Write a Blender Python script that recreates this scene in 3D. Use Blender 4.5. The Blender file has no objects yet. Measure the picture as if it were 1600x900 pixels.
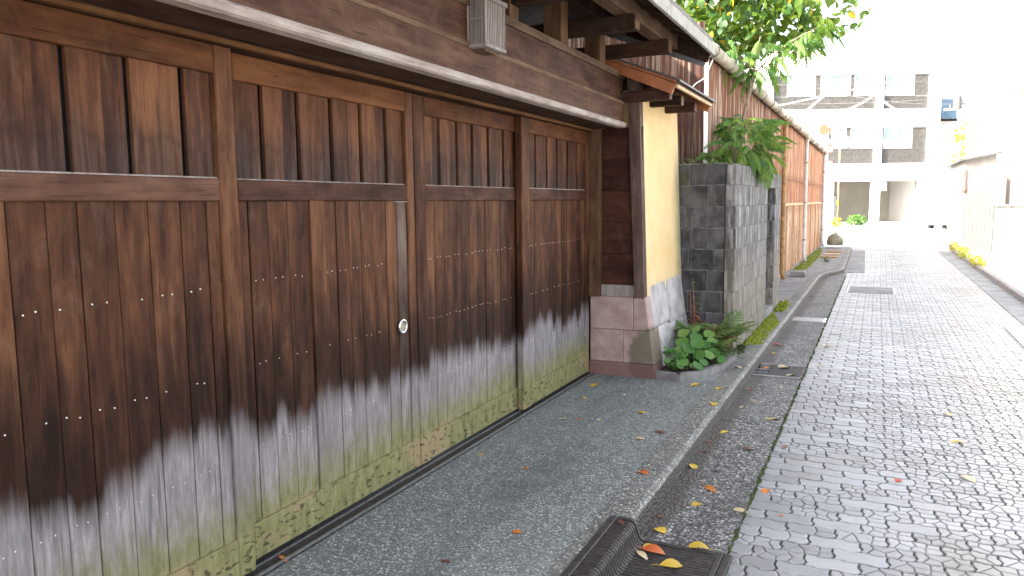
import bpy, bmesh, math, random
from mathutils import Vector, Matrix
random.seed(11)
S = bpy.context.scene
COL = S.collection
R = math.radians
# ------------------------------------------------------------------ camera
cam_d = bpy.data.cameras.new('camera')
cam = bpy.data.objects.new('camera', cam_d)
COL.objects.link(cam)
cam_d.lens = 27.0; cam_d.sensor_width = 36.0; cam_d.sensor_fit = 'HORIZONTAL'
cam_d.clip_start = 0.05; cam_d.clip_end = 2000
right = Vector((0.90372182, 0.42798405, -0.01079467))
down = Vector((0.03702679, -0.10325489, -0.99396551))
fwd = Vector((-0.42651599, 0.89786863, -0.10916058))
M = Matrix.Identity(4)
for i in range(3):
    M[i][0] = right[i]; M[i][1] = -down[i]; M[i][2] = -fwd[i]
M.translation = Vector((0, 0, 1.5))
cam.matrix_world = M
S.camera = cam
# ------------------------------------------------------------------ sun and sky
SUN_EL, SUN_AZ = R(31), math.atan2(-0.69, -0.72)      # direction the light comes FROM
sd = Vector((math.cos(SUN_EL)*math.cos(SUN_AZ), math.cos(SUN_EL)*math.sin(SUN_AZ), math.sin(SUN_EL)))
W = bpy.data.worlds.new('World'); S.world = W; W.use_nodes = True
wn = W.node_tree
sky = wn.nodes.new('ShaderNodeTexSky'); sky.sky_type = 'NISHITA'; sky.sun_disc = False
sky.sun_elevation = SUN_EL
sky.sun_rotation = math.pi/2 - SUN_AZ
sky.air_density = 1.0; sky.dust_density = 4.0; sky.ozone_density = 1.0
bg = wn.nodes['Background']; bg.inputs['Strength'].default_value = 0.15
hs = wn.nodes.new('ShaderNodeHueSaturation'); hs.inputs['Saturation'].default_value = 0.45   # thin bright haze
wn.links.new(sky.outputs[0], hs.inputs['Color']); wn.links.new(hs.outputs[0], bg.inputs['Color'])
sun_l = bpy.data.lights.new('sun', 'SUN'); sun_l.energy = 4.0; sun_l.angle = R(0.5); sun_l.color = (1.0, 0.95, 0.87)
sun = bpy.data.objects.new('sun', sun_l); COL.objects.link(sun)
sun.rotation_euler = sd.to_track_quat('Z', 'Y').to_euler(); sun.location = (0, 0, 30)
S.view_settings.view_transform = 'Standard'; S.view_settings.look = 'None'
S.view_settings.gamma = 1.0; S.view_settings.exposure = 2.55
S.view_settings.use_curve_mapping = False
S.cycles.max_bounces = 8; S.cycles.diffuse_bounces = 5; S.cycles.transparent_max_bounces = 8

# ------------------------------------------------------------------ material helper
class Mat:
    def __init__(s, name):
        s.m = bpy.data.materials.new(name); s.m.use_nodes = True
        s.t = s.m.node_tree; s.N = s.t.nodes; s.L = s.t.links
        s.bsdf = s.N['Principled BSDF']; s.outn = s.N['Material Output']
        s._pos = None; s._rnd = None
    def new(s, t): return s.N.new('ShaderNode'+t)
    def put(s, sock, v):
        if v is None: return
        if hasattr(v, 'is_linked') or isinstance(v, bpy.types.NodeSocket): s.L.new(v, sock)
        elif isinstance(v, (tuple, list)) and len(v) == 3 and sock.type == 'RGBA': sock.default_value = (*v, 1)
        else: sock.default_value = v
    def pos(s):
        if s._pos is None: s._pos = s.new('NewGeometry')
        return s._pos.outputs['Position']
    def rnd(s):
        if s._rnd is None: s._rnd = s.new('ObjectInfo')
        return s._rnd.outputs['Random']
    def math(s, op, a, b=None, c=None, clamp=False):
        n = s.new('Math'); n.operation = op; n.use_clamp = clamp
        for i, v in enumerate((a, b, c)):
            if v is not None: s.put(n.inputs[i], v)
        return n.outputs[0]
    def vmath(s, op, a, b=None):
        n = s.new('VectorMath'); n.operation = op
        s.put(n.inputs[0], a)
        if b is not None: s.put(n.inputs[1], b)
        return n.outputs[0]
    def sep(s, v):
        n = s.new('SeparateXYZ'); s.L.new(v, n.inputs[0]); return n.outputs
    def comb(s, x=0., y=0., z=0.):
        n = s.new('CombineXYZ')
        for i, v in enumerate((x, y, z)): s.put(n.inputs[i], v)
        return n.outputs[0]
    def scaled(s, sc, off=True, vec=None):
        v = s.vmath('MULTIPLY', vec or s.pos(), sc)
        if off:
            r = s.math('MULTIPLY', s.rnd(), 57.0)
            v = s.vmath('ADD', v, s.comb(r, s.math('MULTIPLY', r, 1.7), s.math('MULTIPLY', r, 2.3)))
        return v
    def noise(s, vec, scale=1., detail=4., rough=.55, dist=0., color=False):
        n = s.new('TexNoise'); s.L.new(vec, n.inputs['Vector'])
        n.inputs['Scale'].default_value = scale; n.inputs['Detail'].default_value = detail
        n.inputs['Roughness'].default_value = rough; n.inputs['Distortion'].default_value = dist
        return n.outputs['Color' if color else 'Fac']
    def vor(s, vec, scale, feature='F1', rand=1.):
        n = s.new('TexVoronoi'); n.feature = feature; s.L.new(vec, n.inputs['Vector'])
        n.inputs['Scale'].default_value = scale; n.inputs['Randomness'].default_value = rand
        return n.outputs
    def ramp(s, f, pts, mode='LINEAR'):
        n = s.new('ValToRGB'); s.L.new(f, n.inputs[0]); cr = n.color_ramp; cr.interpolation = mode
        while len(cr.elements) < len(pts): cr.elements.new(0.5)
        for e, (p, c) in zip(cr.elements, pts):
            e.position = p; e.color = (*c, 1) if isinstance(c, (tuple, list)) else (c, c, c, 1)
        return n.outputs[0]
    def step(s, f, a, b):           # smoothstep 0 at a, 1 at b
        n = s.new('MapRange'); n.interpolation_type = 'SMOOTHSTEP'
        s.put(n.inputs['Value'], f)
        s.put(n.inputs['From Min'], a); s.put(n.inputs['From Max'], b)
        return n.outputs['Result']
    def mix(s, f, a, b, mode='MIX'):
        n = s.new('Mix'); n.data_type = 'RGBA'; n.blend_type = mode
        s.put(n.inputs[0], f); s.put(n.inputs[6], a); s.put(n.inputs[7], b)
        return n.outputs[2]
    def bump(s, h, strength=.5, dist=.01):
        n = s.new('Bump'); n.inputs['Strength'].default_value = strength; n.inputs['Distance'].default_value = dist
        s.L.new(h, n.inputs['Height']); return n.outputs[0]
    def out(s, col, rough=.7, normal=None, spec=.4, metal=0.):
        s.put(s.bsdf.inputs['Base Color'], col); s.put(s.bsdf.inputs['Roughness'], rough)
        s.bsdf.inputs['Specular IOR Level'].default_value = spec; s.bsdf.inputs['Metallic'].default_value = metal
        if normal is not None: s.L.new(normal, s.bsdf.inputs['Normal'])
        return s.m

def wood(name, axis, dark, mid, light, weather=False, rough=.68, grey=0., hue=.5, stain=False, spec=.10):
    m = Mat(name)
    long_, short = 2.4, 30.0
    sc = [short]*3; sc['xyz'.index(axis)] = long_
    v = m.scaled(tuple(sc))
    g = m.noise(v, 1., 7, .62, .6)
    sc2 = [11.]*3; sc2['xyz'.index(axis)] = 3.2
    b = m.noise(m.scaled(tuple(sc2)), 1., 5, .6)
    fine = [160.]*3; fine['xyz'.index(axis)] = 5.
    f = m.noise(m.scaled(tuple(fine)), 1., 3, .6)
    t = m.math('ADD', m.math('MULTIPLY', g, .42), m.math('MULTIPLY', b, .63))
    t = m.math('ADD', t, m.math('MULTIPLY', m.math('SUBTRACT', m.rnd(), .5), .18*hue*2))
    c = m.ramp(t, [(.34, dark), (.53, mid), (.74, light)])
    c = m.mix(m.math('MULTIPLY', f, .55), c, dark, 'MULTIPLY') if False else m.mix(m.step(f, .58, .75), c, tuple(x*.55 for x in dark))
    # pale scuffs and scratches
    scv = m.noise(m.scaled((26, 26, 26)), 1., 6, .75, 2.2)
    c = m.mix(m.math('MULTIPLY', m.step(scv, .63, .76), .38), c, (.26, .165, .115))
    blm = m.noise(m.scaled((7, 7, 4)), 1., 5, .7, .8)
    c = m.mix(m.math('MULTIPLY', m.step(blm, .50, .74), .22), c, (.20, .118, .08))
    hgt = m.math('ADD', g, m.math('MULTIPLY', f, .5))
    ro = rough
    if stain:                       # rain stains creeping up from the ledge, with a wavy dark tide line
        p = m.sep(m.pos())
        wv = m.noise(m.comb(m.math('MULTIPLY', p[1], 9.), 2., 0.), 1., 1, .5)
        lv = m.math('SUBTRACT', p[2], m.math('ADD', 1.60, m.math('MULTIPLY', wv, .20)))
        c = m.mix(m.math('MULTIPLY', m.step(lv, .20, -.08), .60), c, m.mix(m.step(g, .4, .7), (.02, .015, .014), (.075, .062, .058)))
        c = m.mix(m.math('MULTIPLY', m.step(m.math('ABSOLUTE', m.math('SUBTRACT', lv, .03)), .026, .004), .22), c, (.018, .011, .009))
    if grey > 0:
        gn = m.noise(m.scaled(tuple(x*.5 for x in sc)), 1., 5, .6)
        c = m.mix(m.math('MULTIPLY', m.step(gn, .35, .7), grey), c, (.33, .27, .25))
    if weather:
        p = m.sep(m.pos()); y, z = p[1], p[2]
        # ragged upper limit of the bleached band: one rounded finger per board plus a few streaks
        finger = m.noise(m.comb(m.math('MULTIPLY', y, 9.0), 0., m.math('MULTIPLY', z, .6)), 1., 1.5, .5)
        streak = m.noise(m.comb(m.math('MULTIPLY', y, 42.), m.math('MULTIPLY', m.rnd(), 9.), m.math('MULTIPLY', z, 1.6)), 1., 3, .6)
        wob = m.noise(m.comb(m.math('MULTIPLY', y, 1.6), 3., 0.), 1., 2, .5)
        blot = m.noise(m.scaled((20, 20, 9)), 1., 4, .6)
        h = m.math('ADD', .475, m.math('MULTIPLY', finger, .24))
        h = m.math('ADD', h, m.math('MULTIPLY', m.math('SUBTRACT', streak, .5), .11))
        h = m.math('ADD', h, m.math('MULTIPLY', m.math('SUBTRACT', wob, .5), .24))
        h = m.math('ADD', h, m.math('MULTIPLY', m.math('SUBTRACT', m.rnd(), .5), .07))
        h = m.math('ADD', h, m.math('MULTIPLY', m.math('SUBTRACT', blot, .5), .08))
        h = m.math('ADD', h, m.math('MULTIPLY', m.math('MULTIPLY', m.step(y, 1.45, 1.95), m.step(y, 2.5, 2.2)), .06))
        d = m.math('SUBTRACT', z, h)                       # height above the limit
        # damp, darker wood above the limit
        damp = m.math('MULTIPLY', m.step(m.math('ADD', d, m.math('MULTIPLY', m.math('SUBTRACT', b, .5), .5)), .60, .12), .78)
        c = m.mix(damp, c, m.mix(m.step(g, .45, .75), (.011, .0052, .0038), (.040, .017, .010)))
        gf = m.math('MULTIPLY', m.step(d, .055, -.095), m.step(streak, .12, .36))
        gv = m.noise(m.comb(m.math('MULTIPLY', y, 60.), m.math('MULTIPLY', m.rnd(), 31.), m.math('MULTIPLY', z, 5.)), 1., 6, .65)
        gcol = m.ramp(gv, [(.25, (.12, .10, .10)), (.5, (.25, .22, .225)), (.75, (.38, .345, .355))])
        gcol = m.mix(m.math('MULTIPLY', m.step(m.rnd(), .45, 1.), .45), gcol, (.15, .13, .13))
        gcol = m.mix(m.math('MULTIPLY', m.step(blot, .42, .68), .55), gcol, (.15, .135, .14))
        gcol = m.mix(m.math('MULTIPLY', m.step(streak, .60, .70), .7), gcol, (.085, .062, .05))
        c = m.mix(gf, c, gcol)
        # algae towards the foot
        an = m.noise(m.scaled((26, 26, 9)), 1., 5, .65)
        az = m.math('ADD', z, m.math('MULTIPLY', m.math('SUBTRACT', an, .5), .34))
        az = m.math('ADD', az, m.math('MULTIPLY', m.math('SUBTRACT', wob, .5), .18))
        acol = m.ramp(an, [(.3, (.125, .12, .042)), (.55, (.215, .205, .078)), (.8, (.30, .275, .13))])
        c = m.mix(m.math('MULTIPLY', m.step(az, .46, .15), .90), c, acol)
        # worn tan patches and dark mildew spots low down
        tn = m.noise(m.comb(m.math('MULTIPLY', y, 1.5), 7., m.math('MULTIPLY', z, 3.)), 1., 3, .5)
        c = m.mix(m.math('MULTIPLY', m.math('MULTIPLY', m.step(tn, .54, .62), m.step(z, .22, .16)), .7), c, (.31, .22, .13))
        sp = m.noise(m.scaled((30, 22, 48)), 1., 2, .5, .6)
        c = m.mix(m.math('MULTIPLY', m.math('MULTIPLY', m.step(sp, .59, .64), m.step(z, .24, .14)), .8), c, (.042, .044, .022))
        ro = m.math('ADD', rough, m.math('MULTIPLY', gf, .22))
    return m.out(c, ro, m.bump(hgt, .35, .003), spec)

WD, WM, WL = (.024, .0105, .0065), (.080, .032, .0168), (.175, .078, .038)
m_plank = wood('weathered_plank_wood', 'z', WD, WM, WL, True)
m_rail = wood('weathered_rail_wood', 'y', WD, (.072, .033, .022), (.14, .07, .046), True)
m_upper = wood('upper_board_wood', 'z', (.028, .012, .0075), (.090, .035, .0175), (.185, .079, .037), hue=.7, stain=True)
m_toprail = wood('top_rail_wood', 'y', (.045, .017, .008), (.105, .039, .016), (.18, .073, .029))
m_beam = wood('beam_wood', 'y', (.030, .014, .010), (.080, .038, .025), (.15, .082, .055), hue=.4)
m_lip = wood('bleached_lip_wood', 'y', (.12, .085, .07), (.34, .275, .24), (.55, .50, .46), grey=.35)
m_kamoi = wood('tan_strip_wood', 'y', (.07, .03, .012), (.15, .068, .028), (.24, .12, .055))
m_dark = wood('dark_roof_wood', 'x', (.016, .009, .0065), (.042, .021, .014), (.08, .042, .026))
m_darky = wood('dark_roof_wood_long', 'y', (.014, .008, .006), (.04, .02, .0135), (.085, .047, .03))
m_stud = wood('stud_wood', 'z', (.036, .018, .010), (.085, .045, .024), (.16, .095, .052))
m_post = wood('post_wood', 'z', (.035, .020, .016), (.085, .052, .042), (.16, .11, .092), hue=.3)
m_panel = wood('side_panel_wood', 'x', (.018, .0075, .005), (.045, .0175, .0115), (.08, .032, .019), hue=.8)
m_greyw = wood('grey_worn_wood', 'z', (.12, .10, .095), (.26, .22, .20), (.42, .37, .34), grey=.4)
m_purlin = wood('purlin_wood', 'y', (.055, .032, .019), (.12, .074, .046), (.22, .15, .098))
m_edgestrip = wood('worn_wicket_edge_wood', 'z', (.045, .026, .019), (.105, .068, .052), (.20, .145, .115), True)

def plain(name, col, rough=.6, var=.25, scale=8., spec=.4, metal=0., bump=.0, bscale=60., stain=None):
    m = Mat(name)
    n = m.noise(m.scaled((1, 1, 1)), scale, 5, .6)
    c = m.mix(m.step(n, .3, .7), tuple(x*(1-var) for x in col), tuple(min(1, x*(1+var)) for x in col))
    if stain:
        s2 = m.noise(m.scaled((9, 9, 1.6)), 1., 5, .65)
        c = m.mix(m.math('MULTIPLY', m.step(s2, .52, .72), stain[1]), c, stain[0])
    nb = m.bump(m.noise(m.pos(), bscale, 4, .6), bump, .004) if bump else None
    return m.out(c, rough, nb, spec, metal)

def aggregate(name, cell, cols, joint, bump=.8, rough=.5, mud=None, face=False):
    m = Mat(name)
    warp = m.noise(m.pos(), 60., 2, .5, 0, True)
    v = m.vmath('ADD', m.pos(), m.vmath('MULTIPLY', warp, (.006, .006, .006)))
    vo = m.vor(v, cell); d, cc = vo['Distance'], vo['Color']
    r = m.sep(cc)[0]
    c = m.ramp(r, cols)
    big = m.noise(m.pos(), 1.3, 4, .6)
    c = m.mix(m.step(d, .40, .62), c, joint)
    c = m.mix(m.math('MULTIPLY', m.step(big, .35, .7), .35), c, tuple(x*1.5 for x in joint))
    st = m.noise(m.scaled((2.6, .9, 1.), False), 1., 5, .65)
    c = m.mix(m.math('MULTIPLY', m.step(st, .47, .66), .50), c, tuple(x*.62 for x in joint))
    pale = m.noise(m.pos(), 3.4, 5, .7)
    c = m.mix(m.math('MULTIPLY', m.step(pale, .56, .72), .30), c, (.36, .36, .34))
    if mud:
        mm = m.noise(m.pos(), 5., 5, .6)
        px = m.sep(m.pos())[0]
        c = m.mix(m.math('MULTIPLY', m.step(m.math('ADD', px, m.math('MULTIPLY', mm, .10)), mud[0], mud[0]-.07), mud[1]), c, (.048, .037, .029))
    if face:                         # muddy street face below the arris
        mz = m.math('ADD', m.sep(m.pos())[2], m.math('MULTIPLY', m.noise(m.pos(), 25., 4, .6), .02))
        c = m.mix(m.math('MULTIPLY', m.step(mz, -.008, -.022), .9), c, (.030, .022, .016))
    hgt = m.math('SUBTRACT', 1., m.math('MULTIPLY', d, 1.2))
    return m.out(c, rough, m.bump(hgt, bump, .006), .5)

m_apron = aggregate('washed_gravel_paving', 82., [(0, (.075, .085, .083)), (.3, (.17, .185, .175)), (.6, (.27, .285, .265)), (.85, (.38, .385, .35)), (1., (.62, .61, .56))], (.12, .128, .122), .8, .6)
m_kerb = aggregate('exposed_pebble_kerb', 62., [(0, (.07, .07, .067)), (.4, (.16, .16, .147)), (.7, (.26, .255, .23)), (1., (.52, .5, .45))], (.10, .095, .084), 1., .65, None, True)
m_gutter = aggregate('exposed_pebble_gutter', 56., [(0, (.065, .064, .064)), (.4, (.17, .165, .16)), (.75, (.28, .27, .25)), (1., (.55, .53, .48))], (.05, .047, .044), 1., .6, (-.80, .9))

def paver_mat():
    m = Mat('concrete_paver')
    r = m.rnd()
    n = m.noise(m.scaled((1, 1, 1)), 5., 5, .6)
    f = m.noise(m.pos(), 170., 3, .75)
    big = m.noise(m.pos(), .75, 4, .6)
    at = m.new('Attribute'); at.attribute_name = 'tone'; tone = at.outputs['Fac']
    t = m.math('ADD', m.math('MULTIPLY', n, .5), m.math('MULTIPLY', m.math('ADD', r, tone), .30))
    c = m.ramp(t, [(.18, (.15, .146, .146)), (.45, (.245, .242, .247)), (.8, (.34, .338, .345))])
    c = m.mix(m.math('MULTIPLY', m.step(big, .48, .68), .6), c, (.155, .145, .115))
    c = m.mix(m.math('MULTIPLY', m.step(f, .60, .72), .8), c, (.52, .52, .53))
    c = m.mix(m.math('MULTIPLY', m.step(f, .44, .30), .75), c, (.075, .075, .075))
    low = m.step(m.sep(m.pos())[2], -.1025, -.1065)          # dirt sits in the moulded grooves
    dn = m.noise(m.pos(), 30., 3, .6)
    c = m.mix(m.math('MULTIPLY', low, .62), c, m.mix(m.step(dn, .55, .65), (.065, .062, .056), (.075, .08, .04)))
    ro = m.math('ADD', .20, m.math('MULTIPLY', m.noise(m.pos(), 9., 4, .6), .34))
    return m.out(c, ro, m.bump(f, .4, .002), .55)
m_paver = paver_mat()
def joint_mat():
    m = Mat('road_joint_soil')
    n = m.noise(m.pos(), 2.2, 5, .7)
    c = m.mix(m.step(n, .5, .62), (.055, .052, .046), (.06, .065, .03))
    return m.out(c, .9)
m_joint = joint_mat()
m_ground = plain('pale_concrete_ground', (.42, .41, .38), .8, .15, 1.5, bump=.3)
m_farroad = plain('worn_road_surface', (.30, .295, .29), .7, .15, 1.2, bump=.3)
m_side = plain('grey_pavement_concrete', (.20, .20, .20), .75, .25, 3., bump=.4, stain=((.10, .095, .08), .5))
m_moss = plain('green_moss', (.050, .066, .018), .95, .5, 40., .1, bump=1., bscale=150.)
m_lime = plain('lime_moss', (.17, .20, .022), .95, .5, 30., .1, bump=1., bscale=120.)
m_soil = plain('dark_soil', (.055, .038, .028), .95, .5, 60., .1, bump=1., bscale=120.)
m_iron = plain('cast_iron', (.045, .038, .037), .6, .4, 30., .3, .25, bump=.3)
m_rustiron = plain('rusty_iron', (.09, .052, .036), .6, .5, 30., .4, .3, bump=.4)
m_steel = plain('dull_steel_rail', (.30, .31, .32), .4, .2, 30., .5, .8)
m_black = plain('black_gap', (.012, .011, .011), .9, .2)
m_edge = plain('edging_stone', (.22, .205, .20), .8, .3, 6., bump=.6, stain=((.12, .12, .07), .6))

def plaster():
    m = Mat('yellow_stucco')
    p = m.sep(m.pos()); y, z = p[1], p[2]
    n = m.noise(m.pos(), 3.5, 5, .6)
    c = m.mix(m.step(n, .3, .7), (.70, .49, .235), (.76, .565, .305))
    dn = m.noise(m.pos(), 7., 5, .6)
    e = m.step(m.math('ADD', y, m.math('MULTIPLY', dn, .45)), 7.58, 8.02)   # rain-stained end of the wall
    e = m.math('MULTIPLY', e, m.step(z, 2.25, 1.6))
    c = m.mix(m.math('MULTIPLY', e, .85), c, (.22, .225, .15))
    lo = m.step(m.math('ADD', z, m.math('MULTIPLY', dn, .12)), .93, .80)
    c = m.mix(m.math('MULTIPLY', lo, .3), c, (.45, .38, .30))
    drip = m.noise(m.scaled((30, 30, 1.3), False), 1., 4, .6)
    c = m.mix(m.math('MULTIPLY', m.math('MULTIPLY', m.step(drip, .55, .72), m.step(z, 1.2, 2.4)), .28), c, (.42, .33, .21))
    c = m.mix(m.math('MULTIPLY', m.step(m.noise(m.pos(), 16., 6, .75), .52, .72), .18), c, (.50, .40, .27))
    return m.out(c, .85, m.bump(m.noise(m.pos(), 130., 4, .65), .45, .003), .25)
m_plaster = plaster()
def pinkstone():
    m = Mat('pink_tuff_stone')
    n = m.noise(m.scaled((1, 1, 1)), 6., 6, .65)
    c = m.mix(m.step(n, .3, .72), (.30, .195, .17), (.50, .37, .335))
    c = m.mix(m.math('MULTIPLY', m.math('SUBTRACT', m.rnd(), .2), .4), c, (.35, .26, .24))
    p = m.sep(m.pos())
    # green damp patch spreading from the street corner
    dx = m.math('SUBTRACT', p[0], -1.70); dz = m.math('MULTIPLY', m.math('SUBTRACT', p[2], .16), .75)
    rr = m.math('SQRT', m.math('ADD', m.math('MULTIPLY', dx, dx), m.math('MULTIPLY', dz, dz)))
    rr = m.math('ADD', rr, m.math('MULTIPLY', m.noise(m.pos(), 9., 4, .6), .12))
    c = m.mix(m.math('MULTIPLY', m.step(rr, .285, .235), .82), c, (.115, .105, .065))
    lo = m.step(p[2], .135, .105)
    c = m.mix(m.math('MULTIPLY', lo, .75), c, (.16, .075, .068))
    return m.out(c, .8, m.bump(m.noise(m.pos(), 110., 5, .7), .5, .004), .3)
m_pink = pinkstone()
m_gstone = plain('grey_rubble_stone', (.40, .365, .355), .85, .3, 5., bump=.8, bscale=50., stain=((.20, .195, .12), .6))
def block_mat(name, dark):
    m = Mat(name)
    n = m.noise(m.scaled((1, 1, 1)), 4.5, 6, .65)
    s = m.noise(m.scaled((22, 22, 2.2)), 1., 5, .65)
    p = m.sep(m.pos())
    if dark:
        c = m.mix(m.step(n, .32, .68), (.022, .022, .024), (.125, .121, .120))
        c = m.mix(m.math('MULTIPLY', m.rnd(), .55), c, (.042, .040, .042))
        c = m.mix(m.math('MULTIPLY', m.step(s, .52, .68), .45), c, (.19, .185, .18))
    else:
        c = m.mix(m.step(n, .34, .66), (.075, .07, .069), (.21, .197, .192))
        c = m.mix(m.math('MULTIPLY', m.step(s, .45, .62), .6), c, (.40, .385, .395))
        c = m.mix(m.math('MULTIPLY', m.step(m.noise(m.scaled((16, 16, 1.8)), 1., 4, .6), .46, .60), .9), c, (.05, .047, .045))
        c = m.mix(m.math('MULTIPLY', m.step(m.math('ADD', p[2], m.math('MULTIPLY', n, .5)), 1.5, .7), .4), c, (.30, .25, .17))
    # olive lichen near the top, white lime specks
    li = m.noise(m.pos(), 5., 5, .65)
    topz = m.step(p[2], 1.45, 1.8)
    c = m.mix(m.math('MULTIPLY', m.math('MULTIPLY', m.step(li, .5, .66), topz), .75), c, (.10, .095, .045))
    vv = m.vor(m.pos(), 60.)['Distance']
    c = m.mix(m.math('MULTIPLY', m.step(vv, .13, .06), m.step(li, .5, .6)), c, (.42, .40, .36))
    return m.out(c, .85, m.bump(m.noise(m.pos(), 120., 5, .75), .9, .005), .3)
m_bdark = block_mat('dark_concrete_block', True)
m_blight = block_mat('streaked_concrete_block', False)
m_mortar = plain('pale_mortar', (.15, .145, .135), .9, .5, 14., bump=.6)

def rust(name, base, dark, pale, pale_amt, lap, near=False):
    m = Mat(name)
    p = m.sep(m.pos()); z = p[2]
    s1 = m.noise(m.scaled((16, 16, .8)), 1., 6, .68)
    s2 = m.noise(m.scaled((30, 30, 1.1)), 1., 5, .62)
    s3 = m.noise(m.scaled((2, 2, 1.2)), 1., 5, .65)
    c = m.ramp(s1, [(.3, dark), (.5, base), (.72, tuple(min(1, x*1.7) for x in base))])
    c = m.mix(m.math('MULTIPLY', m.step(s2, .47, .63), pale_amt), c, pale)
    c = m.mix(m.math('MULTIPLY', m.step(s3, .55, .7), .5), c, dark)
    if near: c = m.mix(m.math('MULTIPLY', m.step(m.math('ADD', p[1], m.math('MULTIPLY', s3, 4.)), 19., 14.), .55), c, m.mix(m.step(s2, .5, .62), (.07, .032, .026), (.40, .31, .25)))  # near stretch darker; the far end's bounce light is put into the colour
    lp = m.step(m.math('ABSOLUTE', m.math('SUBTRACT', z, lap)), .16, .0)
    c = m.mix(m.math('MULTIPLY', lp, m.math('MULTIPLY', m.step(s2, .4, .6), .5)), c, dark)
    return m.out(c, .75, m.bump(m.noise(m.pos(), 90., 4, .7), .3, .003), .3)
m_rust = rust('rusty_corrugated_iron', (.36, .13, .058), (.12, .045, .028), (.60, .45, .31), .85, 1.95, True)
m_rust_low = rust('rusty_tin_panel', (.44, .20, .10), (.17, .065, .036), (.70, .57, .42), .95, 1.3)
m_rust_end = rust('shade_darkened_rusty_iron', (.055, .019, .011), (.018, .010, .008), (.24, .19, .14), .6, 2.35)  # shade on the end wall painted in as a much darker rust
m_batten = plain('tan_batten', (.52, .36, .2), .7, .2, 10., bump=.3)
m_pipe = plain('rusty_downpipe', (.36, .20, .075), .6, .35, 12., bump=.3)
m_whitepipe = plain('white_downpipe', (.62, .60, .58), .5, .15, 12.)
m_gut = plain('aged_cream_gutter', (.40, .35, .26), .6, .3, 9., bump=.2, stain=((.2, .17, .12), .6))
m_fascia = plain('grey_eaves_fascia', (.27, .255, .225), .65, .2, 9., stain=((.19, .175, .15), .6))
m_copper = plain('copper_toned_sheet', (.36, .125, .05), .5, .2, 6., .5, .15, stain=((.22, .085, .045), .5))
m_flash = plain('grey_flashing', (.18, .19, .20), .5, .2, 6., .5, .5)
m_roof = plain('dark_roof_sheet', (.07, .065, .065), .6, .4, 8., bump=.5)
m_tan = plain('tan_eaves_edge', (.46, .30, .15), .65, .2, 12.)
m_nail = plain('bright_nail', (.75, .73, .7), .35, .1, 8., .6, .5)
m_chrome = plain('brushed_chrome', (.62, .62, .62), .25, .05, 8., .6, .95)
m_pull = plain('tarnished_brass', (.30, .27, .22), .3, .2, 40., .6, .9)
m_wire = plain('wire_metal', (.16, .15, .14), .6, .2)
m_pale_wire = plain('pale_cable', (.75, .75, .75), .6, .1)
m_render = plain('white_wall_render', (.80, .79, .77), .8, .04, .6, bump=.15)
m_brickd = plain('dark_brick_skin', (.085, .079, .072), .8, .25, 6., bump=.3)
m_brickm = plain('brick_mortar_bed', (.22, .215, .205), .9, .2, 4.)
m_cave = plain('garage_inner_wall', (.42, .39, .34), .8, .1, .8)
m_frame = plain('window_frame_white', (.78, .78, .78), .5, .05)
m_curtain = plain('white_window_panel', (.75, .76, .77), .7, .05)
m_beige = plain('beige_cladding', (.20, .16, .125), .7, .06, 2.)
m_greyroof = plain('grey_tin_roof', (.075, .073, .073), .6, .2, 5.)
m_orange = plain('orange_mirror_back', (.42, .17, .10), .5, .15, 6.)
m_mirror = plain('mirror_glass', (.75, .78, .8), .08, .02, 3., .6, .95)
m_redsign = plain('faded_red_sign', (.40, .10, .085), .6, .2, 6.)
m_whitesign = plain('white_sign_paint', (.80, .80, .79), .5, .05)
m_tanpole = plain('ochre_pole_paint', (.55, .33, .12), .5, .15)
m_blueroof = plain('blue_glazed_tile', (.17, .27, .35), .3, .25, 6.)
m_carpaint = plain('white_car_paint', (.74, .73, .74), .25, .03, 3., .5)
m_cardark = plain('dark_car_glass', (.05, .045, .055), .1, .1, 3., .6)
m_carred = plain('red_tail_lamp', (.45, .05, .06), .3, .1, 3.)
m_tyre = plain('tyre_rubber', (.03, .03, .03), .8, .1)
m_tpole = plain('concrete_utility_pole', (.55, .545, .53), .8, .1, 4.)
m_tilebed = plain('dark_tile_bed', (.04, .05, .06), .7, .2)
m_rock = plain('mossy_boulder_stone', (.30, .27, .21), .9, .4, 6., bump=1., bscale=25., stain=((.16, .17, .03), .8))
m_bark = plain('grey_bark', (.22, .165, .12), .85, .35, 20., bump=.8)
m_barkd = plain('dark_bark', (.06, .045, .038), .85, .35, 20., bump=.8)
m_cream = plain('cream_shed_wall', (.34, .31, .28), .8, .12, 3., stain=((.17, .14, .11), .4))
m_oldwhite = plain('aged_white_wall', (.42, .41, .39), .85, .15, 2.5, stain=((.22, .205, .18), .6))
def glass_mat():
    m = Mat('window_glass')
    n = m.noise(m.scaled((1, 1, 1)), .6, 2, .5)
    return m.out(m.mix(n, (.20, .27, .36), (.34, .43, .54)), .06, None, .6)
m_glass = glass_mat()
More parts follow.
